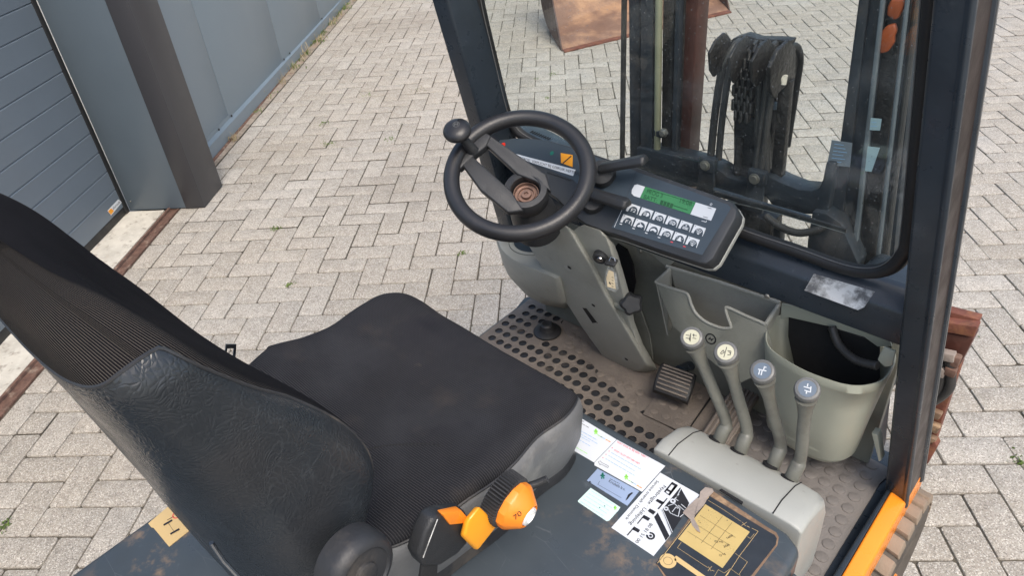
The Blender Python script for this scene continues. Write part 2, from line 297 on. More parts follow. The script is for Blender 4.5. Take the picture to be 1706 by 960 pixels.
def glassmat(name, tint, dust, ior=1.45):
    m = bpy.data.materials.new(name); m.use_nodes = True; t = m.node_tree; t.nodes.clear(); N = t.nodes.new; L = t.links.new
    out = N('ShaderNodeOutputMaterial'); tr = N('ShaderNodeBsdfTransparent'); tr.inputs[0].default_value = (*tint, 1)
    gl = N('ShaderNodeBsdfGlossy'); gl.inputs['Roughness'].default_value = .02; lw = N('ShaderNodeLayerWeight'); lw.inputs[0].default_value = .5; pw = N('ShaderNodeMath'); pw.operation = 'POWER'; pw.inputs[1].default_value = 4.0; L(lw.outputs['Facing'], pw.inputs[0]); fr = N('ShaderNodeMath'); fr.operation = 'MULTIPLY_ADD'; fr.inputs[1].default_value = .8; fr.inputs[2].default_value = .025; L(pw.outputs[0], fr.inputs[0])
    mx = N('ShaderNodeMixShader'); L(fr.outputs[0], mx.inputs[0]); L(tr.outputs[0], mx.inputs[1]); L(gl.outputs[0], mx.inputs[2])
    df = N('ShaderNodeBsdfDiffuse'); df.inputs[0].default_value = (.6, .62, .63, 1); tc = N('ShaderNodeTexCoord')
    n = N('ShaderNodeTexNoise'); n.inputs['Scale'].default_value = 7; n.inputs['Detail'].default_value = 7; n.inputs['Roughness'].default_value = .72; n.inputs['Distortion'].default_value = 1.2; L(tc.outputs['Object'], n.inputs['Vector'])
    r = N('ShaderNodeMapRange'); r.inputs[1].default_value = .5; r.inputs[2].default_value = .8; r.inputs[3].default_value = dust * .3; r.inputs[4].default_value = dust * 2.2; L(n.outputs[0], r.inputs[0])
    v = N('ShaderNodeTexVoronoi'); v.inputs['Scale'].default_value = 90; L(tc.outputs['Object'], v.inputs['Vector'])
    r2 = N('ShaderNodeMapRange'); r2.inputs[1].default_value = .06; r2.inputs[2].default_value = .13; r2.inputs[3].default_value = .35; r2.inputs[4].default_value = 0; L(v.outputs['Distance'], r2.inputs[0])
    sp = N('ShaderNodeMath'); sp.operation = 'ADD'; sp.use_clamp = True; L(r.outputs[0], sp.inputs[0]); L(r2.outputs[0], sp.inputs[1])
    m2 = N('ShaderNodeMixShader'); L(sp.outputs[0], m2.inputs[0]); L(mx.outputs[0], m2.inputs[1]); L(df.outputs[0], m2.inputs[2]); L(m2.outputs[0], out.inputs[0])
    return m
M['glass'] = glassmat('windscreen_glass', (.93, .96, .95), .033)
M['film'] = glassmat('clear_tag', (.92, .92, .88), .25)

# ------------------------------------------------------------------ lettering and flat print
def text_mesh(txt):
    cu = bpy.data.curves.new('t', 'FONT'); cu.body = txt; cu.size = 1; o = bpy.data.objects.new('t', cu); COL.objects.link(o)
    bpy.context.view_layer.update(); me = bpy.data.meshes.new_from_object(o.evaluated_get(bpy.context.evaluated_depsgraph_get()))
    vs = [v.co.copy() for v in me.vertices]; fs = [tuple(p.vertices) for p in me.polygons]
    bpy.data.objects.remove(o); bpy.data.meshes.remove(me); bpy.data.curves.remove(cu); return vs, fs
def add_text(mb, txt, pl, base0, base1, top0, h=.0006, m=0):
    """txt runs from pixel base0 to base1 along its baseline on plane pl; top0 is the top of its first letter"""
    vs, fs = text_mesh(txt)
    if not vs: return
    W = max(v.x for v in vs); o = pl.at(*base0, h); ex = (pl.at(*base1, h) - o) / W; ey = (pl.at(*top0, h) - o) / .70
    mb.add([o + ex * v.x + ey * v.y for v in vs], fs, m)
def quad(mb, pl, pts, h0=0, h1=.0005, m=0):
    P = [pl.at(*p, h0) for p in pts]; mb.prism(P, pl.n * (h1 - h0), m)
def flatpoly(mb, pl, pts, h=.0008, m=0):
    mb.add([pl.at(*p, h) for p in pts], [tuple(range(len(pts)))], m)
def stroke(mb, pl, pts, wpx, h=.0008, m=0):       # a printed line
    P = [pl.at(*p, h) for p in pts]; w_ = np.linalg.norm(pl.at(pts[0][0] + wpx, pts[0][1], h) - P[0]) / 2
    for a, b in zip(P[:-1], P[1:]):
        t = unit(b - a); s_ = np.cross(t, pl.n) * w_; mb.add([a - s_, a + s_, b + s_, b - s_], [(0, 1, 2, 3)], m)
def disc(mb, pl, c, r, h=.0008, m=0, n=20, r0=0, a0=0, a1=360, rot=0):
    """disc, ring or sector of radius r (metres) centred on the point seen at pixel c"""
    o = pl.at(*c, h); u = unit(np.cross(pl.n, (0, 1, 0.001))); v = np.cross(pl.n, u); k = max(3, int(n * (a1 - a0) / 360))
    A = [rad(a0 + (a1 - a0) * i / k + rot) for i in range(k + 1)]
    out = [o + r * (math.cos(a) * u + math.sin(a) * v) for a in A]
    inn = [o + r0 * (math.cos(a) * u + math.sin(a) * v) for a in A]
    for i in range(k): mb.add([out[i], out[i + 1], inn[i + 1], inn[i]] if r0 else [out[i], out[i + 1], o], [(0, 1, 2, 3)] if r0 else [(0, 1, 2)], m)

# ================================================================== THE SETTING
U = .105
mb = MB(); q = [AB(-40, -40, -.012), AB(60, -40, -.012), AB(60, 80, -.012), AB(-40, 80, -.012)]; mb.add(q, [(0, 1, 2, 3)])
mb.build('ground', M['ground'], smooth=0, kind='structure')
mb = MB(); mb.add([AB(-.71, -4, -.0065), AB(8.5, -4, -.0065), AB(8.5, 11, -.0065), AB(-.71, 11, -.0065)], [(0, 1, 2, 3)])
pav = mb.build('pavement', M['joint'], smooth=0, kind='structure')
def project(p):
    q_ = RF @ (np.array(p) - O)
    return (1e9, 1e9, -1) if q_[2] < .05 else (CX + FPX * q_[0] / q_[2], CY + FPX * q_[1] / q_[2], q_[2])
cells = []                                        # (u0, v0, u1, v1) in brick widths, herringbone
U0 = -4.95
for m_ in range(-60, 110):
    for n_ in range(-60, 60):
        for (a, b, c, d) in ((0, 0, 2, 1), (2, -1, 3, 1)):
            u, v = m_ + 2 * n_, m_ - 2 * n_; r = [u + a, v + b, u + c, v + d]
            if r[2] <= U0 + .15 or r[0] > 75 or r[1] < -36 or r[3] > 100: continue
            r[0] = max(r[0], U0); cells.append(r)
v = -36.0
while v < 100:                                    # the straight course along the wall
    cells.append([-5.93, v, -4.97, v + 2]); v += 2
use = []
for (a, b, c, d) in cells:
    pc = project(AB((a + c) / 2 * U, (b + d) / 2 * U))
    if pc[2] > 0 and -650 < pc[0] < 2350 and -330 < pc[1] < 1500:
        inside = -20 < pc[0] < 1726 and -10 < pc[1] < 975
        use.append((inside * (c - a) * (d - b) / pc[2] ** 2 + 1e-4 / pc[2], a, b, c, d, pc))
use.sort(reverse=True)
def brick_geom(L_, W_, seed=0, drop=0):
    """a paver: flat top, rounded arris, straight sides"""
    rr = random.Random(seed); e = .0032; hx, hy = L_ / 2 - .0025, W_ / 2 - .0025; c = .006; rings = []
    for (ins, z) in ((0, -.03), (0, -.0035), (e * .35, -.0009), (e, 0)):
        x, y = hx - ins, hy - ins; cc = c
        rings.append([(x, y - cc, z), (x - cc, y, z), (-x + cc, y, z), (-x, y - cc, z), (-x, -y + cc, z), (-x + cc, -y, z), (x - cc, -y, z), (x, -y + cc, z)])
    j = [(rr.uniform(-.0008, .0008), rr.uniform(-.0008, .0008)) for _ in range(8)]
    return [[(p[0] + j[k][0], p[1] + j[k][1], p[2]) for k, p in enumerate(r)] for r in rings]
protos = {}
def brick_mesh(L_, W_, var):
    key = (round(L_, 3), round(W_, 3), var)
    if key not in protos:
        b_ = MB(); b_.loft(brick_geom(L_, W_, var * 31 + 5), cap=(0, 1)); o = b_.build('paver', M['paver'], smooth=40)
        protos[key] = o.data; bpy.data.objects.remove(o)
    return protos[key]
stuff = MB(); cnt = 0
for (_, a, b, c, d, pc) in use:
    cx_, cy_, _z = AB((a + c) / 2 * U, (b + d) / 2 * U); long_v = (d - b) > (c - a)
    L_, W_ = ((d - b) * U, (c - a) * U) if long_v else ((c - a) * U, (d - b) * U)
    ang = AZ + (math.pi / 2 if long_v else 0) + random.gauss(0, .006)
    T = Matrix.Translation((cx_ + random.gauss(0, .0006), cy_ + random.gauss(0, .0006), random.gauss(0, .0011))) @ Matrix.Rotation(ang, 4, 'Z') @ Matrix.Rotation(random.gauss(0, .006), 4, 'X') @ Matrix.Rotation(random.gauss(0, .004), 4, 'Y')
    if cnt < 300 and -20 < pc[0] < 1726 and -10 < pc[1] < 975:
        o = bpy.data.objects.new('paver', brick_mesh(L_, W_, cnt % 4)); COL.objects.link(o); o.parent = pav; o.matrix_local = T; cnt += 1
    else:
        rs = brick_geom(L_, W_, cnt + int(a * 7 + b)); stuff.loft([[T @ Vector(p) for p in r] for r in rs[1:]], cap=(0, 1))
o = stuff.build('pavers_beyond', M['paver2'], pav, smooth=40, kind='stuff')

# concrete threshold under the door, rusty rail, dirt strip along the wall
def ABprism(mb, uv, z0, z1, m=0): mb.prism([AB(a, b, z0) for a, b in uv], (0, 0, z1 - z0), m)
mb = MB(); N_ = 60; rows = []
for i, uu in enumerate((-.905, -.86, -.80, -.74, -.705, -.70)):
    rows.append([AB(uu + random.gauss(0, .0008), -3 + 3.56 * k / N_, (.004 if i < 5 else -.02) + random.gauss(0, .0012) - .004 * i / 5) for k in range(N_ + 1)])
mb.loft(rows, closed=False)
mb.build('threshold', M['slab'], smooth=40, kind='structure')
mb = MB(); ABprism(mb, [(-.702, -3), (-.690, -3), (-.672, .575), (-.684, .575)], -.03, .012); ABprism(mb, [(-.690, -3), (-.640, -3), (-.632, .575), (-.672, .575)], -.03, -.001); ABprism(mb, [(-.640, -3), (-.634, -3), (-.627, .575), (-.632, .575)], -.03, .004)
tag(mb.build('steel_rail', M['railrust'], bevel=.001), 'rusty flat steel rail let into the ground along the concrete threshold', 'rail')
mb = MB(); rows = []
for i, uu in enumerate((-.73, -.69, -.66, -.625)):
    rows.append([AB(uu, .8 + 6.2 * k / 120, .006 + .0015 * noise.noise(Vector((uu * 30, k * .9, 0))) - .0018 * i) for k in range(121)])
M['dirt'] = mat('dirt', (.30, .25, .20), .95, vs=14, var=.3, bump=.8, bs=80, wear=[((.14, .11, .08), 18, .5, .66, .7), ((.22, .12, .07), 7, .55, .7, .5), ((.50, .46, .40), 30, .6, .7, .6)])
mb.loft(rows, closed=False); mb.build('dirt_strip', M['dirt'], smooth=60, kind='structure')
mb = MB(); ABprism(mb, [(-.668, .83), (-.652, .83), (-.690, 3.6), (-.703, 3.6)], -.01, .010)
tag(mb.build('edge_iron', M['railrust'], bevel=.001), 'thin rusty iron strip at the foot of the grey wall flashing', 'rail')

# sectional door
dr = thing('sectional_door', 'blue-grey sectional overhead door with fine horizontal grooves beside the corner post', 'door', AB(-.91, -.7))
for k in range(14):
    z0 = .050 + .104 * k; mb = MB(); h = .104
    prof = [(-.93, z0), (-.905, z0), (-.9, z0 + .004), (-.9, z0 + h - .005), (-.9035, z0 + h - .0015), (-.9035, z0 + h - .0002), (-.93, z0 + h - .0002)]
    if k == 0: prof = [(-.93, z0), (-.9, z0), (-.9, z0 + .003), (-.9, z0 + h - .005), (-.9035, z0 + h - .0015), (-.9035, z0 + h - .0002), (-.93, z0 + h - .0002)]
    mb.loft([[AB(x, -2.6, z) for x, z in prof], [AB(x, .528, z) for x, z in prof]]); mb.build('panel', M['door'], dr, smooth=20)
mb = MB(); ABprism(mb, [(-.925, -2.6), (-.902, -2.6), (-.902, .530), (-.925, .530)], .004, .0495); mb.build('bottom_seal', M['blackrub'], dr, bevel=.003)
mb = MB(); ABprism(mb, [(-.93, .529), (-.8985, .529), (-.8965, .545), (-.8985, .564), (-.93, .564)], .003, 1.7); mb.build('guide_seal', M['blackrub'], dr, bevel=.002)
Pn = Plane(AB(-.9, 0, 0), (math.cos(AZ), math.sin(AZ), 0))
st = MB(); quad(st, Pn, [(179, 351), (197, 332), (203, 337), (185, 359)], .0002, .0008)
sto = st.build('sticker', M['sticker'], dr, smooth=0)
mb = MB(); quad(mb, Pn, [(180, 352), (185, 347), (190, 351), (185, 358)], .0009, .0012); mb.build('logo', M['yorange'], sto, smooth=0)
mb = MB(); add_text(mb, 'alunoda', Pn, (189, 349.5), (201, 337), (186.5, 346), .0012); mb.build('lettering', M['ink'], sto, smooth=0)
# corner post
cp = thing('corner_post', 'tall sheet-clad corner post, blue-grey front with dark brown corner trim', 'post', AB(-.68, .7))
mb = MB(); ABprism(mb, [(-.897, .566), (-.584, .566), (-.584, .90), (-.897, .90)], .006, 1.9); mb.build('front_sheet', M['pillarblue'], cp, bevel=.0015)
mb = MB(); ABprism(mb, [(-.5835, .5635), (-.4775, .562), (-.4775, .812), (-.5835, .812)], .004, 1.9); mb.build('corner_trim', M['pillarbrown'], cp, bevel=.0012)
mb = MB(); mb.lathe([(.004, 0), (.004, .003), (.0025, .0045)], AB(-.872, .565, .062), (math.sin(AZ), -math.cos(AZ), 0), 10)
mb.build('screw', M['steel'], cp)
# panel wall
wl = thing('panel_wall', 'blue-grey wall of large smooth panels behind the corner post, with thin upright joints', 'wall', AB(-.72, 3))
sv = [.905, 1.587, 2.724, 3.861, 4.998, 6.135, 7.27]
for a, b in zip(sv[:-1], sv[1:]):
    mb = MB(); ABprism(mb, [(-.78, a + .0022), (-.70, a + .0022), (-.70, b - .0022), (-.78, b - .0022)], .06, 2.4); mb.build('panel', M['wall'], wl, bevel=.0015)
mb = MB(); ABprism(mb, [(-.79, .905), (-.706, .905), (-.706, 7.27), (-.79, 7.27)], .05, 2.4); mb.build('core', M['dark'], wl)
fl = MB(); prof = [(-.699, .118), (-.6965, .118), (-.6955, .095), (-.672, .083), (-.6705, .012), (-.6725, .012), (-.674, .081), (-.699, .093)]
fl.loft([[AB(x, .80, z) for x, z in prof], [AB(x - .03, 7.2, z) for x, z in prof]]); fo = fl.build('flashing', M['flash'], wl, smooth=20)
mb = MB()
for vv in (1.40, 1.62, 2.75, 2.90, 3.89, 4.6): mb.lathe([(.0075, 0), (.0075, .003), (.004, .006), (.0, .006)], AB(-.6957, vv, .101), (math.cos(AZ), math.sin(AZ), 0), 10)
mb.build('rivet', M['blackrub'], fo)

# weeds in the joints
def tuft(mb, base, n, h, spread, m=0, wid=.0025):
    for _ in range(n):
        a = random.uniform(0, 6.283); b = np.array(base) + np.array([random.gauss(0, spread), random.gauss(0, spread), 0]); hh = h * random.uniform(.4, 1.1); ln = random.uniform(.2, 1.2)
        s = np.array([-math.sin(a), math.cos(a), 0]) * wid * random.uniform(.6, 1.4); d = np.array([math.cos(a), math.sin(a), 0])
        p1 = b + d * hh * ln * .4 + (0, 0, hh * .6); p2 = b + d * hh * ln + (0, 0, hh * (.9 - .4 * ln))
        mb.add([b - s, b + s, p1 + s, p1 - s, p2], [(0, 1, 2, 3), (3, 2, 4)], m)
mb = MB()
for px, py, n, s in ((547, 240, 40, .022), (539, 206, 22, .02), (770, 423, 30, .012), (461, 381, 40, .016), (483, 475, 22, .012), (651, 232, 18, .02), (922, 123, 30, .02), (893, 131, 14, .01), (912, 163, 14, .01), (1697, 770, 30, .012), (3, 880, 40, .014), (612, 157, 16, .03), (700, 150, 12, .03), (1612, 560, 10, .02)):
    tuft(mb, PZ(px, py, .0), n, .012, s)
for _ in range(24): tuft(mb, AB(-.655 - random.uniform(0, .05), random.uniform(2.8, 4.9), .002), 16, random.uniform(.02, .07), .03)
for _ in range(6): tuft(mb, AB(-.66, random.uniform(1.9, 2.6), .002), 8, .02, .02)
mb.build('weeds', M['weed'], smooth=0, kind='stuff')
mb = MB()
for _ in range(36): tuft(mb, AB(-.63 - random.uniform(0, .05), random.choice([random.gauss(3.3, .3), random.gauss(2.5, .15), random.gauss(4.3, .4), 1.45]), .003), 8, random.uniform(.04, .13), .02, wid=.0014)
mb.build('dry_grass', M['straw'], smooth=0, kind='stuff')

# rusty loader bucket lying on the paving
L0 = PZ(938, 85, .0); L1 = PZ(1215, 19, .0); e_ = unit(L1 - L0); bk = np.array([-.80, .60, 0.]); bk = unit(bk)
bu = thing('loader_bucket', 'wide rusty brown loader bucket lying open on the paving behind the mast', 'bucket', tuple((L0 + L1) / 2))
prof = [(0, .004), (.10, .030), (.42, .075), (.60, .16), (.72, .32), (.76, .52), (.70, .70)]
pp = smooth_path([(s_, z_, 0) for s_, z_ in prof], 6); th = .012
def bpt(L, s_, z_): return L + bk * s_ + np.array([0, 0, z_])
mb = MB(); ring = [(p[0], p[1]) for p in pp]; back = [(p[0] + th, p[1] - th * .3) for p in pp][::-1]; prf = ring + back
mb.loft([[bpt(L0 + (L1 - L0) * k, s_, max(z_, .001)) for s_, z_ in prf] for k in (0, .5, 1)]); mb.build('shell', M['bucket'], bu, smooth=40)
for L, sgn in ((L0, 1), (L1, -1)):
    mb = MB(); ol = [(0, .0)] + [(p[0] + .012, max(p[1] - .02, .001)) for p in pp[1:]] + [(.60, .72), (.40, .50), (.10, .12)]
    mb.prism([bpt(L - e_ * sgn * .012, s_, z_) for s_, z_ in ol], e_ * sgn * .012); mb.build('side_plate', M['bucketshade'], bu, smooth=30)
mb = MB(); mb.obox((L0 + L1) / 2 + np.array([0, 0, .006]) - bk * .015, (L1 - L0) / 2, bk * .03, (0, 0, .006)); mb.build('cutting_edge', M['rust'], bu, bevel=.002)

# ================================================================== THE FORKLIFT
fk = thing('forklift', 'orange and dark blue-grey forklift truck with black seat, grey levers and steering wheel', 'forklift', (-.63, .6, 0))
FZ, HZ = .50, .74
def lean(x): return -.04 - .16 * min(1, max(0, (-.19 - x) / .93))           # the mat's rows fan out slightly to the left
# ---- chassis, floor
mb = MB(); mb.prism([(-1.155, -.6, .14), (-.175, -.6, .14), (-.175, 1.27, .14), (-1.19, 1.27, .14)], (0, 0, .345))
mb.build('chassis', M['bluesteel'], fk, bevel=.006)
mb = MB(); mb.prism([PZ(873, 497, .4955), PZ(812, 572, .4955), (-1.10, .60, .4955), (-.135, .60, .4955), (-.135, 1.26, .4955), (-1.17, 1.26, .4955)], (0, 0, -.012))
mb.build('floor_plate', M['bluesteel'], fk, bevel=.002)
# perforated mat: one ring of faces per recess
mt = MB(); px_, py_ = .0294, .0342; nn = 12; R0 = .0108; dz = .0032; zt = .501
rows_y = [1.184 - .0342 * k for k in range(13)]
def blocked(x, y):
    if math.hypot(x + 1.029, y - 1.126) < .045: return True                  # round floor switch
    if x > -.98 and y > 1.10 + .0 * x: return True                              # steering column
    if x > -.76 and y > 1.06: return True
    if x > -.70 and y > 1.015: return True
    if -.665 < x and y > .985: return True
    return False
for r_i, yy in enumerate(rows_y):
    xk = -1.046 + lean(-1.05) * 0
    for k in range(-13, 10):
        # recess centre on the fanned lattice
        s_ = -.785 + px_ * k + (.0 if yy < 1.2 else 0)
        x = s_ + lean(s_) * (yy - 1.045)
        if x < -1.155 or x > -.50: continue
        isrec = not blocked(x, yy)
        c4 = []
        for (du, dv) in ((-.5, -.5), (.5, -.5), (.5, .5), (-.5, .5)):
            y2 = yy + dv * py_; s2 = s_ + du * px_; c4.append(np.array([s2 + lean(s2) * (y2 - 1.045), y2, zt]))
        if not isrec: mt.add(c4, [(0, 1, 2, 3)]); continue
        ring = []; circ = []
        for a in range(nn):
            t = 2 * math.pi * (a + .5) / nn; circ.append(np.array([x + R0 * math.cos(t), yy + R0 * math.sin(t), zt]))
            ct, st_ = math.cos(t), math.sin(t); m_ = max(abs(ct), abs(st_)); u_, w_ = ct / m_ * .5, st_ / m_ * .5
            y2 = yy + w_ * py_; s2 = s_ + u_ * px_; ring.append(np.array([s2 + lean(s2) * (y2 - 1.045), y2, zt]))
        lipp = [c + np.array([0, 0, .0007]) + (c - np.array([x, yy, zt])) * .02 for c in circ]
        out2 = [np.array([x, yy, zt]) + (c - np.array([x, yy, zt])) * 1.16 for c in circ]
        k0 = len(mt.v)
        mt.loft([ring, out2, lipp], closed=True, cap=(0, 0)); mt.add(c4, [])
        # corner triangles of the cell
        for ci, (a0, a1) in enumerate(((7, 7), (10, 10), (1, 1), (4, 4))): pass
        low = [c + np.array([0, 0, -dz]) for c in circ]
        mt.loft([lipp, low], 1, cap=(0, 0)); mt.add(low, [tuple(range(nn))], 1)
# sheet round the lattice, just under its top
cell_o = mt.build('perforated_mat', [M['mat'], M['cup']], fk, smooth=50)
mb = MB(); mb.prism([(-1.158, .60, zt - .0035), (-.50, .60, zt - .0035), (-.50, 1.25, zt - .0035), (-1.172, 1.25, zt - .0035)], (0, 0, -.0015))
mb.build('mat_backing', M['mat'], cell_o, smooth=0)
# smooth areas of the mat: in front of the column and round the pedal
zs = zt + .0006
mb = MB(); mb.prism([PZ(*p, zs) for p in ((955, 505), (1012, 520), (1075, 600), (1100, 590), (1225, 640), (1235, 720), (1185, 745), (1130, 730), (1060, 690), (1062, 655), (1040, 662), (1000, 622), (952, 570), (935, 540))], (0, 0, -.004))
mb.build('mat_plain_area', M['mat'], cell_o, bevel=.0006)
# raised rubber studs on the worn part
stud = MB(); stud.lathe([(.0105, 0), (.0100, .0012), (.0088, .0018), (.0, .0018)], (0, 0, 0), (0, 0, 1), 14)
so_ = stud.build('stud', M['mat']); sm = so_.data; bpy.data.objects.remove(so_)
def put_stud(x, y, z, parent, data, name='stud'):
    o = bpy.data.objects.new(name, data); COL.objects.link(o); o.parent = parent; L = org(parent); o.location = (x - L[0], y - L[1], z - L[2]); return o
for (px, py) in ((958, 545), (953, 559), (962, 565), (976, 573), (950, 578), (965, 585), (948, 571), (1000, 624), (1016, 630), (1032, 638), (1047, 646), (1066, 655), (1053, 668)):
    p = PZ(px, py, zs); put_stud(p[0], p[1], zs, cell_o, sm)
# round rubber floor switch
p = PZ(912, 553, .502); mb = MB(); mb.lathe([(.038, 0), (.038, .004), (.031, .009), (.022, .011), (.019, .017), (.0175, .025), (.013, .029), (.009, .0275), (0, .0275)], p, (0, 0, 1), 32)
mb.build('floor_switch', M['blackrub'], fk)
# right mat with large studs
mb = MB(); mb.prism([(-.50, .62, .496), (-.163, .62, .496), (-.1625, 1.16, .496), (-.152, 1.21, .496), (-.50, 1.24, .496)], (0, 0, .005)); mr = mb.build('stud_mat', M['matr'], fk, bevel=.001)
stud = MB(); stud.lathe([(.0122, 0), (.0118, .0016), (.0102, .0022), (.0, .0022)], (0, 0, 0), (0, 0, 1), 18)
so_ = stud.build('stud', M['matr']); sm2 = so_.data; bpy.data.objects.remove(so_)
for k in range(16):
    for j in range(-6, 17):
        x = -.189 - .0306 * k; y = 1.162 - .0342 * j; x += -.04 * (y - 1.1)
        if y > 1.215 or y < .66 or x < -.46: continue
        put_stud(x, y, .501, mr, sm2)
# accelerator: ribbed pedal between the levers
mb = MB(); A_ = PZ(1225, 640, .55); B_ = PZ(1165, 730, .52); C_ = PZ(1200, 745, .52)
ay = unit(A_ - B_); ax = unit(C_ - B_); ax = unit(ax - ay * (ax @ ay)); az = np.cross(ax, ay); az = az if az[2] > 0 else -az
ln = np.linalg.norm(A_ - B_); wd = .062
mb.obox(B_ + ay * ln / 2 + ax * wd / 2, ax * wd / 2, ay * ln / 2, az * .005)
acc = mb.build('accelerator_pedal', M['mat'], fk, bevel=.002)
for k in range(6):
    mb = MB(); mb.obox(B_ + ay * ln / 2 + ax * (.006 + k * .010) + az * .0065, ax * .0028, ay * ln * .48, az * .003); mb.build('rib', M['mat'], acc, bevel=.001)
# brake pedal: hinged plate and ribbed rubber pad
q = [(1071, 690), (1141, 722), (1190, 650), (1120, 618)]; mb = MB(); mb.prism([PZ(*a, .507) for a in q], (0, 0, -.004)); pp_ = mb.build('pedal_flap', M['mat'], fk, bevel=.001)
mb = MB(); mb.prism([PZ(1066, 687, .5028), PZ(1072, 684, .5028), PZ(1140, 718, .5028), PZ(1188, 652, .5028), PZ(1193, 653, .5028), PZ(1141, 726, .5028)], (0, 0, -.001)); mb.build('gap', M['dark'], pp_, smooth=0)
for (px, py) in ((1090, 686), (1110, 694), (1130, 703), (1103, 671), (1122, 679), (1140, 686), (1165, 660)):
    p = PZ(px, py, .507); put_stud(p[0], p[1], .507, pp_, sm)
P0 = PZ(1087, 650, .555); P1 = PZ(1146, 672, .545); P2 = PZ(1160, 627, .575); P3 = PZ(1103, 603, .585)
ux = unit(P1 - P0); uy = unit((P3 + P2) / 2 - (P0 + P1) / 2); uz = unit(np.cross(ux, uy)); wx = np.linalg.norm(P1 - P0); wy = np.linalg.norm((P3 + P2) / 2 - (P0 + P1) / 2)
mb = MB(); rings = []
for k in range(9):
    t = k / 8; c = (P0 + P1) / 2 + uy * wy * t + uz * (.010 * math.sin(math.pi * t)); hw = wx / 2 * (1 + .05 * math.sin(math.pi * t))
    rings.append([c - ux * hw - uz * .016, c - ux * hw, c - ux * (hw - .004) + uz * .004, c + ux * (hw - .004) + uz * .004, c + ux * hw, c + ux * hw - uz * .016])
mb.loft(rings); bp_ = mb.build('brake_pedal', M['blackrub'], fk, bevel=.0015)
for k in range(7):
    t = .1 + .8 * k / 6; c = (P0 + P1) / 2 + uy * wy * t + uz * (.010 * math.sin(math.pi * t) + .0055); mb = MB(); mb.obox(c, ux * (wx / 2 - .006), uy * .0022, uz * .0025); mb.build('rib', M['mat'], bp_, bevel=.0008)
mb = MB(); mb.tube([(P2 + P3) / 2 - uz * .01, (P2 + P3) / 2 + np.array([0, .06, -.03]), (P2 + P3) / 2 + np.array([0, .10, -.09])], .012); mb.build('pedal_arm', M['bluesteel'], bp_)

# ---- right sill and fender
def zp(pts, z): return [PZ(a, b, z) for a, b in pts]
mb = MB(); A1 = PZ(1499, 762, .53); A0 = (-.152, .2, .53)
mb.prism([(-.156, .2, .53), (-.1345, .2, .53), PZ(1498, 794, .53), PZ(1512, 768, .53), (-.142, 1.215, .53)], (0, 0, -.09)); mb.build('sill', M['bluesteel'], fk, bevel=.005, seg=3)
mb = MB(); ins = [(-.1338, .2, .531), PZ(1498, 794, .531), PZ(1513, 745, .531)]; out = [(-.108, .2, .522), PZ(1542, 780, .522), PZ(1545, 766, .522)]
poly = [ins[0], ins[1], ins[2], PZ(1530, 752, .527), out[2], out[1], out[0]]
mb.prism(poly, (0.004, 0, -.06)); mb.build('fender', M['orangepaint'], fk, bevel=.006, seg=3)
# front wheel
wh = MB(); TC = np.array([-.150, 1.12, .240]); R_ = .224
wh.lathe([(.13, -.055), (.19, -.062), (R_ - .006, -.062), (R_, -.055), (R_, .064), (R_ - .006, .072), (.19, .078), (.175, .071), (.15, .066), (.13, .06)], TC, (1, 0, 0), 64)
who = wh.build('front_wheel', M['tyreside'], fk, smooth=40)
NB = 30; lug = MB()
for side in (-1, 1):
    a0 = 0; c = TC + np.array([side * .036, 0, 0])
lugs = {}
for side in (-1, 1):
    lm = MB(); hx = .0345
    def sect(a, x, r): return TC + np.array([side * x, math.cos(a) * r, math.sin(a) * r])
    da = 2 * math.pi / NB * .40; sh = 2 * math.pi / NB * .22
    for (r_a, sc_) in ((0, 1),):
        lo_ = [sect(-da - sh * 0, .002, R_ - .004), sect(da, .002, R_ - .004), sect(da + sh, .076 if side > 0 else .056, R_ - .006), sect(-da + sh, .076 if side > 0 else .056, R_ - .006)]
        hi_ = [sect(-da * .9, .004, R_ + .014), sect(da * .9, .004, R_ + .014), sect(da * .9 + sh, .072 if side > 0 else .052, R_ + .012), sect(-da * .9 + sh, .072 if side > 0 else .052, R_ + .012)]
        lm.loft([lo_, hi_])
    base = lm
    for k in range(NB):
        o = base.build('tread_block', M['tyre'], who, bevel=.0025) if k == 0 else bpy.data.objects.new('tread_block', lugs[side])
        if k == 0: lugs[side] = o.data
        else: COL.objects.link(o); o.parent = who
        ang = 2 * math.pi * (k + (.5 if side > 0 else 0)) / NB
        c = TC - org(fk); o.matrix_local = Matrix.Translation(c) @ Matrix.Rotation(ang, 4, 'X') @ Matrix.Translation(-Vector(c))
mb = MB(); mb.lathe([(.13, -.02), (.13, .062), (.11, .05), (.05, .05), (.045, .075), (0, .075)], TC, (1, 0, 0), 32); mb.build('rim', M['orangepaint'], who)

# ---- battery hood
HP = Plane((0, 0, HZ), (0, 0, 1))
yf = .768
hoodp = [(-1.105, yf - .02, HZ), (-.62, yf, HZ), (-.30, yf - .004, HZ), (-.205, yf - .012, HZ), (-.1755, yf - .028, HZ), (-.1735, yf - .06, HZ), (-.1735, -.6, HZ), (-1.02, -.6, HZ), PZ(112, 960, HZ), PZ(279, 841, HZ)]
mb = MB(); mb.prism(hoodp, (0, 0, -.235)); hood = mb.build('battery_hood', M['hood'], fk, bevel=.013, seg=4)
mb = MB(); mb.prism([(-.1725, .715, .712), (-.155, .715, .705), (-.155, -.3, .705), (-.1725, -.3, .712)], (0, 0, -.07)); mb.build('hood_lip', M['hood'], hood, bevel=.004)
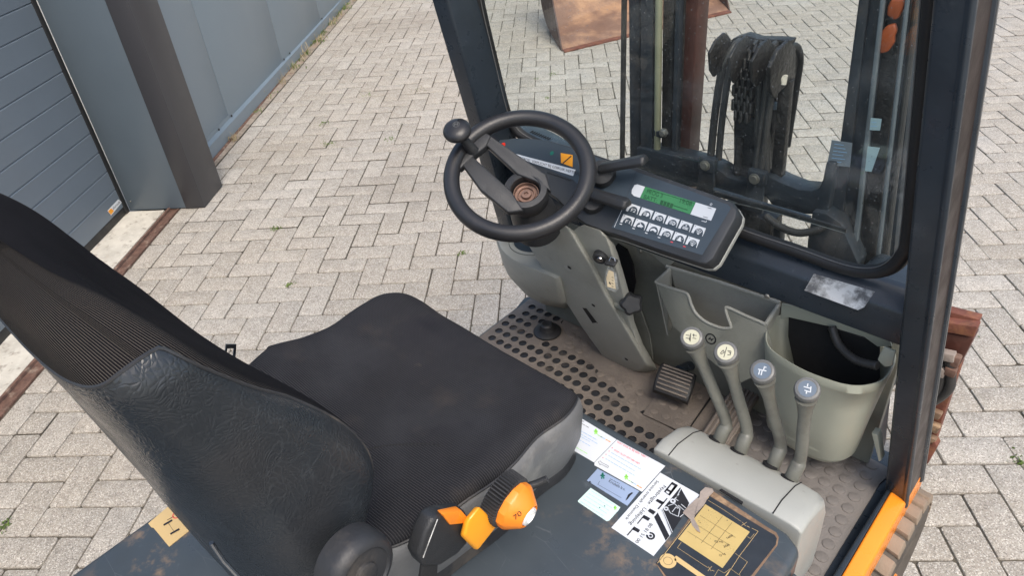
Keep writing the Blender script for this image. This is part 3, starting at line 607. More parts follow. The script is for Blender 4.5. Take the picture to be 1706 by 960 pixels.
# front cover carrying the levers
y0c = yf + .002
pr = lambda z, yb, x0, x1: [(x0, yb[0], z), (x1, yb[0], z), (x1 + .0, yb[1], z), (x0, yb[1], z)]
xL, xR = -.455, -.188
sec = [(y0c, .505), (y0c, .742), (.80, .745), (.855, .728), (.885, .708), (.905, .670), (.912, .60), (.912, .505)]
mb = MB(); cr = []
for x, sc_ in ((xL - .012, .93), (xL - .006, .975), (xL + .006, .995), (xL + .02, 1), (xL + .06, 1), (-.30, 1), (xR - .045, 1), (xR - .02, .985), (xR - .006, .94), (xR, .88)):
    cr.append([np.array([x + (.012 * (z - .6) if x < -.4 else 0), y0c + (y - y0c) * (sc_ if y > y0c else 1), .505 + (z - .505) * (sc_ * .35 + .65)]) for y, z in sec])
mb.loft(cr); cov = mb.build('lever_cover', M['greylt'], fk, bevel=.010, seg=4)
mb = MB()                                           # joints of its two end caps
for x, up in ((xL + .022, .0007), (xR - .05, .0007)):
    path = [np.array([x, y, z]) for y, z in sec[1:]]; mb.tube([p + np.array([0, .0004, .0002]) for p in path[:-1]], .0011, 6)
mb.build('cover_seam', M['dark'], cov)
mb = MB(); mb.prism([PZ(*p, .745) for p in ((1198, 818), (1202, 816), (1238, 838), (1236, 842))], (0, 0, .002)); mb.build('slot', M['dark'], cov, smooth=0)

# ---- levers
LK = [((1195, 737), (1212, 708), (1152, 562), .925), ((1231, 757), (1246, 722), (1209, 587), .925), ((1286, 780), (1302, 745), (1270, 618), .92), ((1316, 803), (1333, 770), (1345, 648), .915)]
for i, (b, e, k, kz) in enumerate(LK):
    B = PZ(*b, .712); E_ = PZ(*e, .745); K = PZ(*k, kz); t = unit(K - E_)
    hole = MB(); hole.lathe([(.014, -.004), (.0145, .0005), (.0125, .0012), (.0, .0012)], B + np.array([-.004, .004, .003]), unit((0, .55, .8)), 18); hole.build('lever_slot', M['dark'], cov)
    pts = smooth_path([B + np.array([-.002, .004, -.012]), B + (E_ - B) * .45 + np.array([0, 0, .004]), E_ + t * .01, E_ + (K - E_) * .45, K - t * .055, K - t * .022], 6)
    n_ = len(pts); rr_ = [(.0125 if j < n_ * .35 else .0105) + (.009 * max(0, (j / n_ - .72) / .28) ** 1.6) for j in range(n_)]
    mb = MB(); mb.tube(pts, rr_, 16); lv = mb.build('control_lever', M['lever'], fk, label='%s grey control lever with a %s symbol disc' % (('first', 'second', 'third', 'fourth')[i] + ' from the pedals,', 'cream' if i < 2 else 'blue'))
    mb = MB(); kn = unit(t * .35 + unit(O - K) * .65)
    mb.lathe([(.012, -.030), (.0175, -.022), (.0205, -.010), (.0205, -.002), (.0185, .004), (.0150, .0055), (.0148, .0045), (0, .0045)], K - kn * .003, kn, 28); kb = mb.build('knob', M['knobgrey'], lv)
    kp = Plane(K - kn * .003 + kn * .0047, kn); mb = MB(); disc(mb, kp, k, .0138, .0004, n=28); mb.build('symbol_disc', M['creamdisc'] if i < 2 else M['bluedisc'], kb, smooth=0)
    mb = MB(); cx, cy = kp_c = (k[0], k[1]); s = 1.0
    c3 = kp.p; q_ = RF @ (c3 - O); cx, cy = CX + FPX * q_[0] / q_[2], CY + FPX * q_[1] / q_[2]
    sy = {0: [[(-9, -3), (-2, -2)], [(-9, 2), (-3, 3)], [(-1, -6), (-2, 8)], [(2, -3), (9, -2)], [(2, 2), (8, 3)], [(-3, 0), (-3, 6)], [(4, -5), (4, 0)]],
          1: [[(2, -8), (-3, 9)], [(-9, 3), (-4, -3), (-2, 1), (-8, 4)], [(3, -2), (9, -1), (8, 5), (3, 5)], [(5, 0), (8, 2)]],
          2: [[(-7, -2), (7, 1)], [(-4, -1), (-6, 7)], [(0, 0), (-2, 8)], [(4, -7), (2, 0)], [(7, -5), (3, -6)]],
          3: [[(-6, -3), (5, 0)], [(-5, 3), (4, 6)], [(1, -8), (0, -3)], [(-2, 9), (-1, 5)], [(6, -3), (5, 7)]]}[i]
    for s_ in sy: stroke(mb, kp, [(cx + a * 1.0, cy + b_ * 1.0) for a, b_ in s_], 1.1 if i < 2 else 1.9, .0008)
    mb.build('symbol', M['ink'] if i < 2 else M['white'], kb, smooth=0)

# ---- seat cushion
SZ = .90
edge_px = [(388, 634), (404, 610), (440, 578), (447, 573), (500, 557), (555, 537), (600, 510), (632, 492), (664, 485), (694, 489), (730, 509), (790, 543), (860, 586), (920, 624), (952, 646), (959, 659), (938, 690), (893, 722), (858, 760), (818, 793), (766, 829), (715, 865), (660, 893), (610, 906), (560, 910), (520, 880), (450, 760), (402, 680)]
ring0 = smooth_path([PZ(px, py, SZ) for px, py in edge_px], 4, closed=True); NS = len(ring0)
cen = np.mean(ring0, axis=0)
def topz(p):                                        # bolstered sides, dished middle, nose rolled down
    x, y = p[0], p[1]; u = (x + .80) / .24
    return SZ + .016 * min(1, abs(u)) ** 2.5 - .010 + .006 * math.exp(-((y - .60) / .06) ** 2) + .0060 * noise.noise(Vector((x * 7, y * 7, 2))) + .0030 * noise.noise(Vector((x * 22 + y * 9, y * 12, 5)))
rings = []
for k, (sc_, dzz) in enumerate(((.02, 0), (.18, 0), (.35, 0), (.5, 0), (.64, 0), (.76, 0), (.86, 0), (.93, -.0015), (.975, -.006), (1.0, -.014), (1.0, -.03), (.985, -.048))):
    rings.append([np.array([*(cen + (p - cen) * sc_)[:2], topz(cen + (p - cen) * sc_) + dzz]) for p in ring0])
seat = MB(); seat.loft(rings); seat = seat.build('seat_cushion', M['seatfab'], fk, smooth=80, label='black ribbed fabric seat cushion, dusty along its right edge')
# side shell below the fabric
low_px = [(925, 735), (925, 752), (895, 793), (838, 876), (763, 962), (700, 1020), (600, 1060)]
def ringat(p, k): return p
shell = MB(); rs = []
def edge_r(t):
    i = int(t * NS) % NS; return ring0[i]
outv = [unit((p - cen) * (1, 1, 0)) for p in ring0]
def band(z, off, fn=None):
    return [np.array([*(p + o_ * (off(p) if callable(off) else off))[:2], z(p) if callable(z) else z]) for p, o_ in zip(ring0, outv)]
rt = lambda p: max(0, min(1, (p[0] + .80) / .2))     # 0 left .. 1 right side
rs = [band(lambda p: topz(p) - .020, -.004), band(lambda p: topz(p) - .026, lambda p: .003 + .004 * rt(p)), band(lambda p: topz(p) - .046, lambda p: .002 + .009 * rt(p)), band(.80, lambda p: -.012 + .018 * rt(p)), band(.765, lambda p: -.03 + .024 * rt(p))]
sm_ = MB(); sm_.loft(rs, cap=(0, 1)); sk = sm_.build('seat_side', M['skirt'], fk, smooth=60, label='scuffed grey plastic side of the seat with pale and rusty wear')
mb = MB(); mb.loft([band(.788, lambda p: -.06 + .050 * rt(p)), band(.742, lambda p: -.06 + .056 * rt(p))]); mb.build('seat_base', M['skirtdk'], fk, bevel=.004)
mb = MB(); mb.tube([p + np.array([0, 0, -.0]) for p in band(lambda p: topz(p) - .021, .0015)], .0022, 6, closed=True); mb.build('seam', M['skirtdk'], seat)

for line in ([(600, 748), (640, 738), (690, 734), (735, 738)], [(560, 700), (590, 735), (605, 800), (600, 860)]):
    P = [PZ(px, py, SZ) for px, py in line]; P = smooth_path(P, 6); mb = MB(); mb.tube([np.array([p[0], p[1], topz(p) - .0004]) for p in P], .0011, 6); mb.build('stitch', M['dark'], seat)
# ---- backrest: stack of rounded sections
ZK = [.84, .93, 1.0, 1.05, 1.1, 1.15, 1.2, 1.25, 1.3, 1.34, 1.365, 1.383, 1.396, 1.402]
YF = [.225, .275, .318, .330, .322, .300, .268, .230, .197, .172, .154, .138, .118, .096]
YB = [.120, .105, .098, .092, .084, .077, .070, .063, .055, .050, .047, .046, .050, .060]
HW = [.210, .232, .240, .242, .242, .240, .238, .236, .234, .230, .222, .205, .165, .06]
XC = -.803
def cr(arr, t):                                      # smooth interpolation of a table
    i = min(int(t), len(arr) - 2); f = t - i; a, b, c, d = arr[max(i - 1, 0)], arr[i], arr[i + 1], arr[min(i + 2, len(arr) - 1)]
    return .5 * (2 * b + (c - a) * f + (2 * a - 5 * b + 4 * c - d) * f * f + (3 * b - a - 3 * c + d) * f ** 3)
NV, NU = 170, 180; pts = []; uvs = []
for i in range(NV + 1):
    t = (len(ZK) - 1) * i / NV; z, yf_, yb_, hw = cr(ZK, t), cr(YF, t), cr(YB, t), max(cr(HW, t), .012)
    yc, hd = (yf_ + yb_) / 2, (yf_ - yb_) / 2; row = []
    for j in range(NU):
        a = 2 * math.pi * j / NU; ca, sa = math.cos(a), math.sin(a)              # a=0 right side, 90deg front
        n_ = 3.3; x = hw * math.copysign(abs(ca) ** (2 / n_), ca); y = hd * math.copysign(abs(sa) ** (2 / n_), sa)
        if sa > 0: y -= .040 * max(0, 1 - abs(x / hw) ** 2.2) * min(1, hw / .15) * (1 - .5 * max(0, (z - 1.3) / .14))
        if sa > 0: y += (.008 + .030 * max(-1, min(1, x / .24))) * math.exp(-((z - 1.06) / .13) ** 2) - .026 * math.exp(-((z - 1.06) / .15) ** 2) + .014 * max(0, -x / .24) * math.exp(-((z - 1.33) / .09) ** 2) - .010 * max(0, -x / .24) * math.exp(-((z - 1.05) / .1) ** 2)
        row.append(np.array([XC - .045 * min(1, max(0, (z - 1.32) / .085)) ** 1.5 + x, yc + y, z])); 
    pts.append(row)
def seam_back(z): return .0135 + (.010 if z < .98 else 0)
bf, bl = MB(), MB(); V = [p for r in pts for p in r]; bf.v = [tuple(p) for p in V]; bl.v = list(bf.v); uv = []
arc = []
for r in pts:
    a = [0]; 
    for j in range(1, NU + 1): a.append(a[-1] + np.linalg.norm(r[j % NU] - r[j - 1]))
    arc.append(a)
seam_pts = {}
for i in range(NV):
    for j in range(NU):
        q = [i * NU + j, i * NU + (j + 1) % NU, (i + 1) * NU + (j + 1) % NU, (i + 1) * NU + j]
        c = (V[q[0]] + V[q[2]]) / 2; t = (len(ZK) - 1) * (i + .5) / NV; yf_ = cr(YF, t); side = 1 if c[0] > XC else -1
        lim = 1.352 - .02 * math.exp(-((c[1] - .05) / .03) ** 2)
        lea = c[2] < lim and (abs(c[0] - XC) > cr(HW, t) * .86 or c[1] < (yf_ + cr(YB, t)) / 2) and (c[1] < yf_ - .036 - .014 * max(0, (1.0 - c[2]) / .1))
        (bl if lea else bf).f.append(tuple(q)); (bl if lea else bf).m.append(0)
        if not lea: uv.append((i, j, 1.0 if (abs(c[0] - XC) > cr(HW, t) * .90 or c[2] > 1.40) and c[1] > yf_ - .06 or c[1] < yf_ - .03 else 0.0))
bf.f.append(tuple(range(NU))[::-1]); bf.m.append(0); bf.f.append(tuple(range(NV * NU, (NV + 1) * NU))); bf.m.append(0)
off = org(fk)
def raw(name, mb, m, parent, uvl=None):
    used = sorted({i for f in mb.f for i in f}); mp = {k: n for n, k in enumerate(used)}
    me = bpy.data.meshes.new(name); me.from_pydata([tuple(np.array(mb.v[k]) - off) for k in used], [], [tuple(mp[i] for i in f) for f in mb.f]); me.materials.append(m)
    if uvl:
        ul = me.uv_layers.new(name='UVMap')
        for p in me.polygons:
            if p.index >= len(uvl): continue
            i, j, flag = uvl[p.index]
            for li, (di, dj) in zip(p.loop_indices, ((0, 0), (0, 1), (1, 1), (1, 0))):
                a = arc[i + di][j + dj]; 
                mid = arc[60][min(j + dj, NU)]
                th_ = 2 * math.pi * (j + dj) / NU; xr = abs(math.cos(th_)) ** (2 / 3.3)
                ul.data[li].uv = (mid, 1.0 if math.sin(th_) < 0 else min(1, max(0, (xr - .80) / .10)))
    me.shade_smooth(); o = bpy.data.objects.new(name, me); COL.objects.link(o); o.parent = parent; return o
back = raw('backrest', bf, M['backfab'], fk, uv); back['label'] = 'black seat backrest with ribbed fabric on its edge and head end'
lea = raw('leather_panel', bl, M['leather'], back)
# piping along the boundary of the leatherette
bm = bmesh.new(); bm.from_mesh(lea.data); be = [e for e in bm.edges if e.is_boundary]; mbp = MB()
nxt = {}
for e in be:
    for a, b in ((e.verts[0], e.verts[1]), (e.verts[1], e.verts[0])): nxt.setdefault(a.index, []).append(b.index)
co = {v.index: np.array(v.co) + off for v in bm.verts}; seen = set(); bm.free()
for s_ in list(nxt):
    if s_ in seen: continue
    loop = [s_]; seen.add(s_); cur = s_
    while True:
        n2 = [k for k in nxt[cur] if k not in seen]
        if not n2: break
        cur = n2[0]; seen.add(cur); loop.append(cur)
    if len(loop) < 20: continue
    P = [co[k] for k in loop]
    for _ in range(10): P = [(P[k - 1] + P[k] * 2 + P[(k + 1) % len(P)]) / 4 for k in range(len(P))]
    mbp.tube(P[::3], .0021, 6, closed=True)
mbp.build('piping', M['skirtdk'], back)

# ---- seat fittings
KX = -.495
P0 = PX(838, 829, KX); ax = unit((1, .06, -.16)); kn = thing
mb = MB(); mb.lathe([(.030, -.012), (.0395, -.010), (.0395, .014), (.036, .016)], P0, ax, 144, rfun=lambda k, R: 1 - (.075 if k % 3 == 0 else 0)); kb = mb.build('weight_dial', M['blackrub'], fk, smooth=20, label='round orange and black dial for the seat suspension, marked 70')
mb = MB(); mb.lathe([(.0355, .016), (.0355, .024), (.0340, .028), (.0200, .046), (.0175, .0475), (.0165, .044), (0, .044)], P0, ax, 12, ref=(0, 0, 1)); mb.build('dial_cap', M['orange'], kb, smooth=24)
mb = MB(); mb.lathe([(.0150, .0445), (.0135, .0490), (.009, .0505), (.008, .047), (0, .047)], P0, ax, 20); mb.build('lens', M['clearfilm'], kb)
dp = Plane(P0 + ax * .044, unit(ax + np.array([0, -.6, .0])))
mb = MB(); dq = Plane(P0 + ax * .0375 + np.array([0, -.94, .1]) * .0275, unit(ax * .62 + np.array([0, -.78, .1]))); add_text(mb, '70', dq, (858, 868), (870, 858), (854, 861), .001); mb.build('numerals', M['ink'], kb, smooth=0)
# fold-out paddle
mb = MB(); pq = [PX(*p, -.487) for p in ((800, 844), (832, 874), (797, 919), (773, 895), (780, 868))]; mb.prism(pq, (-.012, 0, -.008)); mb.build('adjuster_paddle', M['yorange'], fk, bevel=.005, seg=3, label='yellow-orange paddle lever at the side of the seat')
# front adjusting lever
mb = MB(); mb.tube([PX(878, 812, -.52), PX(896, 806, -.51), PX(912, 799, -.50)], .0065, 14); mb.build('slide_lever', M['plastic'], fk)
# seat belt buckle
bx = -.50
pb = [(737, 858), (775, 851), (783, 866), (781, 905), (764, 925), (734, 945), (705, 946), (697, 930), (709, 890), (722, 866)]
mb = MB(); mb.prism([PX(*p, bx) for p in pb], (-.026, 0, 0)); bk_ = mb.build('belt_buckle', M['plastic'], fk, bevel=.006, seg=3, label='black seat belt buckle with orange release button')
mb = MB(); mb.prism([PX(*p, bx + .0035) for p in ((737, 858), (769, 851), (781, 865), (777, 873), (750, 876))], (-.012, 0, 0)); mb.build('release_button', M['orange'], bk_, bevel=.002)
mb = MB(); mb.tube([PX(*p, bx + .0004) for p in ((729, 866), (716, 900), (705, 930))], .0007, 5); mb.build('mould_line', M['stickerw'], bk_)
mb = MB(); mb.prism([PX(*p, bx - .008) for p in ((705, 940), (730, 940), (727, 985), (698, 990))], (-.006, 0, 0)); mb.build('strap', M['blackrub'], bk_, bevel=.001)
# tilt hinge cover at the foot of the backrest
P0 = PX(604, 952, -.50); mb = MB(); mb.lathe([(.046, -.03), (.046, -.006), (.043, .003), (.037, .008), (.033, .009), (.031, .006), (.015, .006), (.0140, .0095), (.012, .0105), (0, .0105)], P0, unit((1, .05, .12)), 40); mb.build('hinge_cover', M['skirtdk'], fk, smooth=40)
mb = MB(); mb.tube([PX(352, 905, -.60), PX(372, 935, -.60), PX(400, 965, -.60)], .0028, 8); mb.build('rear_strut', M['chrome'], fk)
# belt tongue on the left
A_ = PX(380, 605, -1.13); mb = MB()
tq = [PX(*p, -1.12) for p in ((377, 574), (394, 574), (393, 600), (391, 612), (371, 610), (372, 600))]; hq = [PX(*p, -1.12) for p in ((379, 581), (390, 581), (388, 598), (376, 598))]
n_ = np.array([-.0025, 0, 0])
fr_ = [PX(*p, -1.12) for p in ((377, 574), (394, 574), (392, 602), (373, 602))]
for k in range(4): mb.prism([fr_[k], fr_[(k + 1) % 4], hq[(k + 1) % 4], hq[k]], n_)
mb.prism([fr_[3], fr_[2], PX(391, 612, -1.12), PX(371, 610, -1.12)], n_); tg = mb.build('belt_tongue', M['chrome'], fk, smooth=0)
mb = MB(); mb.prism([PX(*p, -1.118) for p in ((350, 612), (372, 607), (393, 612), (430, 640), (410, 665), (345, 630))], (-.02, 0, 0)); mb.build('belt_guide', M['plastic'], fk, bevel=.004)

# ---- footwell front wall
mb = MB(); mb.prism([(-1.09, 1.19, .505), (-.20, 1.19, .505), (-.20, 1.19, .90), (-1.09, 1.19, .90)], (0, .02, 0)); mb.build('footwell_wall', M['greydk'], fk, bevel=.002)
WP = Plane((0, 1.185, 0), (0, -1, 0))
mb = MB(); rp = [PY(*p, 1.1875) for p in ((1066, 505), (1085, 560), (1090, 600), (1060, 600), (1045, 540))]; mb.prism(rp, (0, -.006, 0)); mb.build('wall_step', M['greydk'], fk, bevel=.002)
mb = MB(); mb.prism([PY(*p, 1.178) for p in ((1030, 405), (1046, 415), (1056, 440), (1060, 470), (1056, 490), (1045, 505), (1042, 540), (1052, 565), (1040, 560), (1025, 500), (1010, 440))], (0, -.004, 0)); mb.build('wall_opening', M['dark'], fk, smooth=0)
# ---- steering column
CPN = Plane((-.8, 1.135, .5), q=(-.7, 1.135, .5), r=(-.8, .97, .95))
face = [(872, 398), (905, 378), (934, 370), (945, 377), (955, 393), (985, 444), (1008, 490), (1045, 552), (1077, 607), (1068, 617), (1041, 622), (1015, 612), (993, 580), (970, 548), (949, 515), (908, 456)]
mb = MB(); mb.prism([CPN.at(*p) for p in face], (0, .055, -.055)); mb.build('column_cover', M['grey'], fk, bevel=.009, seg=4)
colo = bpy.data.objects['column_cover']
for (px, py) in ((946, 447), (986, 510), (1041, 600)):
    mb = MB(); c = CPN.at(px, py); mb.lathe([(.0095, .0002), (.0088, .0006), (.0060, .0006), (0, .0006)], c, CPN.n, 20); mb.build('screw_recess', M['greylt'], colo)
    mb = MB(); disc(mb, CPN, (px + 2.5, py - 1), .0052, .0010); mb.build('hole', M['dark'], colo, smooth=0)
mb = MB(); flatpoly(mb, CPN, [(969, 513), (977, 514), (996, 539), (987, 540)], .0006); mb.build('slot', M['dark'], colo, smooth=0)
mb = MB(); stroke(mb, CPN, [(969, 513), (987, 540), (995, 539)], 2.0, .0009); mb.build('slot_rim', M['greylt'], colo, smooth=0)
# right hand housing with the ignition switch
KP = Plane(CPN.p - CPN.n * .012, CPN.n)
side = [(950, 388), (962, 378), (972, 374), (1000, 383), (1004, 391), (1009, 394), (1016, 412), (1029, 455), (1036, 480), (1040, 500), (1046, 530), (1062, 570), (1080, 603), (1072, 606), (1040, 552), (1003, 489), (975, 440)]
mb = MB(); mb.prism([KP.at(*p) for p in side], (0, .030, -.032)); kh = mb.build('switch_housing', M['grey'], fk, bevel=.005, seg=3)
mb = MB(); c = KP.at(1002, 425); kx = unit(KP.n + np.array([.35, 0, 0])); mb.lathe([(.0165, 0), (.0165, .010), (.0135, .013), (.012, .012), (.0, .012)], c, kx, 26); ig = mb.build('ignition_switch', M['plastic'], kh)
mb = MB(); mb.lathe([(.008, .0122), (.007, .0145), (0, .0145)], c, kx, 16); mb.build('barrel', M['chrome'], ig)
KN = KP.at(1014, 436, .016)
# star knob
c = PY(1034, 508, 1.055); mb = MB(); mb.tube([c + (-.01, 0, 0), c + np.array([.022, -.004, .0])], .0115, 16); mb.build('knob_stem', M['greydk'], fk)
c = PY(1052, 506, 1.045); mb = MB(); mb.lathe([(.012, -.018), (.022, -.013), (.0245, -.004), (.0235, .007), (.018, .012), (0, .013)], c, unit((.55, -.7, .45)), 40, rfun=lambda k, R: 1 + .11 * math.cos(5 * 2 * math.pi * k / 40)); mb.build('star_knob', M['plastic'], fk, label='dark star-shaped tilt knob on the steering column')

# ---- left hand pod with cup holder
top = [PZ(*p, .80) for p in ((829, 392), (831, 404), (838, 418), (858, 434), (885, 446), (912, 458), (935, 456), (935, 372), (905, 352), (862, 350), (838, 366))]
mid = [PZ(*p, .79) for p in ((826, 392), (829, 407), (838, 424), (858, 440), (885, 452), (914, 463), (938, 460), (938, 372), (906, 350), (860, 347), (834, 364))]
mi2 = [PZ(*p, .70) for p in ((838, 436), (842, 448), (850, 463), (870, 478), (895, 490), (922, 500), (948, 496), (948, 420), (915, 405), (870, 402), (846, 418))]
lw = [PZ(*p, .575) for p in ((862, 470), (866, 478), (874, 489), (890, 500), (908, 508), (928, 512), (946, 510), (946, 470), (918, 460), (888, 455), (870, 460))]
mb = MB(); up_ = smooth_path(top, 4, True); mb.loft([smooth_path(q_, 4, True) for q_ in (lw, mi2, mid)] + [up_]); pod = mb.build('storage_pod', M['grey'], fk, smooth=50)
c = PZ(889, 403, .8008); mb = MB(); mb.lathe([(.061, 0), (.060, .0016), (.050, .0016), (.049, .0006)], c, (0, 0, 1), 40); mb.build('cup_rim', M['grey'], pod)
mb = MB(); mb.lathe([(.0605, .0004), (.0620, .0006), (.0620, .0003)], c, (0, 0, 1), 40); mb.build('rim_joint', M['dark'], pod)
mb = MB(); disc(mb, Plane(c, (0, 0, 1)), (889, 403), .0495, .0009, n=40); mb.build('cup_bottom', M['console'], pod, smooth=0)

# ---- document pocket
DP = Plane((0, 1.105, .85), n=(0, -1, .22))
fw = [(1092, 470), (1112, 478), (1140, 487), (1147, 493), (1152, 508), (1160, 523), (1177, 537), (1200, 546), (1213, 547), (1218, 544), (1213, 530), (1209, 515), (1214, 513), (1240, 525), (1268, 537), (1275, 541), (1283, 566), (1290, 612), (1230, 640), (1170, 590), (1122, 545)]
mb = MB(); mb.prism([DP.at(*p) for p in fw], -DP.n * .004); dpk = mb.build('document_pocket', M['greydk'], fk, bevel=.0014)
path = smooth_path([DP.at(*p) for p in fw[:16]], 4); mb = MB(); mb.tube(path, .0032, 8); mb.build('rim', M['grey'], dpk)
bkp = [PY(*p, 1.165) for p in ((1117, 447), (1200, 474), (1298, 507), (1285, 560), (1200, 560), (1130, 500))]; mb = MB(); mb.prism(bkp, (0, .004, 0)); mb.build('back_wall', M['grey'], dpk)
mb = MB(); a, b = DP.at(1092, 470), PY(1117, 447, 1.165); mb.prism([a, b, b + (.01, 0, -.16), a + (.03, .01, -.14)], (.0035, 0, 0)); mb.tube([a, b], .0034, 8); mb.build('side_wall', M['grey'], dpk); mb = MB(); a, b = DP.at(1275, 541), PY(1298, 507, 1.165); mb.prism([a, b, b + (0, 0, -.18), a + (0, .01, -.16)], (.0035, 0, 0)); mb.tube([a, b], .0042, 8); mb.build('side_wall', M['grey'], dpk)
mb = MB(); mb.tube([PY(1110, 444, 1.165), PY(1200, 471, 1.165), PY(1300, 505, 1.165)], .0045, 8); mb.build('back_rim', M['grey'], dpk)
mb = MB(); disc(mb, DP, (1184, 565), .0125, .0008, r0=.0095); flatpoly(mb, DP, [(1179, 566), (1184, 561), (1184, 565), (1190, 564), (1185, 569), (1184, 566)], .0008); mb.build('emblem', M['ink'], dpk, smooth=0)
# upper trim strip of the footwell
mb = MB(); mb.prism([PY(*p, 1.17) for p in ((1000, 383), (1060, 402), (1130, 428), (1112, 447), (1085, 425), (1040, 404), (1008, 396))], (0, .01, 0)); mb.build('trim', M['grey'], fk, bevel=.002)

# ---- open waste bin
rim_px = [(1274, 556, .812), (1280, 540, .812), (1298, 527, .812), (1330, 531, .812), (1395, 553, .812), (1462, 577, .812), (1484, 582, .815), (1493, 592, .812), (1487, 618, .806), (1470, 645, .80), (1440, 656, .798), (1408, 655, .798), (1372, 643, .80), (1332, 625, .802), (1292, 596, .808), (1276, 578, .81)]
rimo = smooth_path([PZ(*p) for p in rim_px], 4, True); cb = np.mean(rimo, axis=0)
def shr(R, k, z, dx=0, dy=0): return [np.array([cb[0] + (p[0] - cb[0]) * k + dx, cb[1] + (p[1] - cb[1]) * k + dy, z if z is not None else p[2]]) for p in R]
mb = MB(); inner = shr(rimo, .955, None); 
mb.loft([shr(rimo, .45, .556, 0, .03), shr(rimo, .72, .560, 0, .025), shr(rimo, .80, .580, 0, .02), shr(rimo, .86, .66, 0, .012), shr(rimo, .93, .74, 0, .005), shr(rimo, .985, .797), rimo, shr(rimo, .985, .8165), shr(rimo, .965, .816), shr(rimo, .945, .80), shr(rimo, .86, .70, 0, .008), shr(rimo, .78, .60, 0, .015)], cap=(1, 1))
M['bin'] = mat('pale_green_plastic', (.375, .388, .318), .42, var=.05, vs=7, bump=.12, bs=450, wear=[((.2, .19, .15), 9, .62, .78, .3)])
bn = mb.build('waste_bin', M['bin'], fk, smooth=60, label='open pale green-grey plastic bin moulded into the footwell')
mb = MB(); mb.prism([PY(*p, 1.155) for p in ((1314, 524), (1465, 572), (1465, 632), (1440, 660), (1330, 640), (1313, 560))], (0, .004, 0)); mb.build('inner_shade', M['dark'], bn, smooth=0)  # dark sheet in the pale bin, stands in for its shade
mb = MB(); mb.loft([shr(rimo, .80, .66, 0, .012), shr(rimo, .79, .64, 0, .012)]); mb.build('floor_shade', M['dark'], bn, smooth=0)  # dark plug above the bottom, also painted shade
mb = MB(); mb.tube(smooth_path([PY(1386, 545, 1.145), PY(1398, 575, 1.13), PY(1425, 600, 1.11), PY(1462, 610, 1.10)], 14), [.0085 if k % 2 else .0075 for k in range(43)], 10); mb.build('corrugated_hose', M['hose'], bn, smooth=60)
mb = MB(); mb.prism([PY(*p, 1.10) for p in ((1466, 590), (1474, 578), (1484, 583), (1492, 586), (1486, 610), (1474, 612), (1462, 600))], (0, .004, 0)); mb.build('torn_lug', M['bin'], bn, bevel=.001)
mb = MB(); mb.prism([PY(*p, 1.12) for p in ((1452, 722), (1462, 725), (1468, 768), (1464, 770))], (0, .02, 0)); mb.build('bin_leg', M['bin'], bn, bevel=.001)

mb = MB(); mb.prism([PY(*p, 1.148) for p in ((1302, 506), (1330, 512), (1480, 560), (1486, 578), (1462, 578), (1440, 562), (1380, 544), (1314, 529), (1300, 533))], (0, .004, 0)); mb.build('bin_back_rim', M['bin'], bn, bevel=.001)
# ---- cross member under the windscreen
prof = [(1.118, .893), (1.100, .897), (1.100, .957), (1.104, .965), (1.134, .988), (1.150, .990), (1.150, .893)]
mb = MB(); mb.loft([[np.array([x, y, z]) for y, z in prof] for x in (-1.10, -.178)]); xm = mb.build('cross_member', M['bluesteel'], fk, bevel=.003, seg=3)
XP = Plane((0, 1.104, .965), n=(0, -.023, .030)); XF = Plane((0, 1.100, .92), n=(0, -1, 0))
mb = MB(); flatpoly(mb, XP, [(1356, 456), (1458, 486), (1440, 512), (1429, 517), (1340, 484)], .0012); lb = mb.build('peeled_label', M['stickerw'], xm, smooth=0, label='torn silvery white label peeling from the dark cross member')
for (px, py) in ((1066, 418), (1278, 494)):
    mb = MB(); mb.lathe([(.0055, 0), (.0055, .0015), (.004, .003), (0, .003)], XF.at(px, py), XF.n, 12); mb.build('screw', M['steel'], xm)

# ---- windscreen pillars
def WY(z, o=0): return 1.32 + o - .2 * z
GP = Plane((0, WY(0), 0), n=(0, -1, -.2)); RP = Plane((0, 1.235, 0), n=(0, -1, -.2))
def pillar(name, pa, pb, mirror, z0, z1, label):
    A_, B_ = RP.at(*pa), RP.at(*pb); d = B_ - A_; rings = []
    sect_ = [(-.003, .088), (0, .0), (.004, -.004), (.034, -.004), (.0375, -.0065), (.0415, -.0070), (.0445, -.003), (.0445, .003), (.0425, .008), (.040, .010), (.040, .075), (.0455, .078), (.0455, .088)] if not mirror else [(.0, .088), (0, .004), (-.004, 0), (-.044, 0), (-.048, .004), (-.048, .088)]
    for z in (z0, (z0 + z1) / 2, z1):
        k = (z - A_[2]) / d[2]; c = A_ + d * k; rings.append([c + np.array([a, b, 0]) for a, b in sect_])
    mb = MB(); mb.loft(rings); o = mb.build(name, M['bluesteel'], fk, bevel=.0015, label=label); return A_, d
A_, d = pillar('windscreen_pillar', (1555, 0), (1487, 690), False, .50, 1.80, 'right windscreen pillar, dark blue-black with a brown channel outside')
mb = MB(); rings = []
for z in (.52, 1.1, 1.78):
    c = A_ + d * ((z - A_[2]) / d[2]); rings.append([c + np.array([a, b, 0]) for a, b in ((.0405, .014), (.0415, .014), (.0415, .0815), (.0405, .0815))])
mb.loft(rings); po = bpy.data.objects['windscreen_pillar']; M['brownch'] = mat('brown_channel', (.026, .017, .015), .4, var=.3, vs=8, bump=.1); mb.build('channel_strip', M['brownch'], po)
mb = MB(); rings = []
for z in (.50, 1.1, 1.79):
    c = A_ + d * ((z - A_[2]) / d[2]); rings.append([c + np.array([a, b, 0]) for a, b in ((.0410, .0825), (.0465, .0835), (.0465, .0885), (.0440, .0885))])
M['alu'] = mat('worn_metal_edge', (.13, .13, .128), .5, var=.15, vs=20)
mb.loft(rings); mb.build('edge_strip', M['alu'], po)
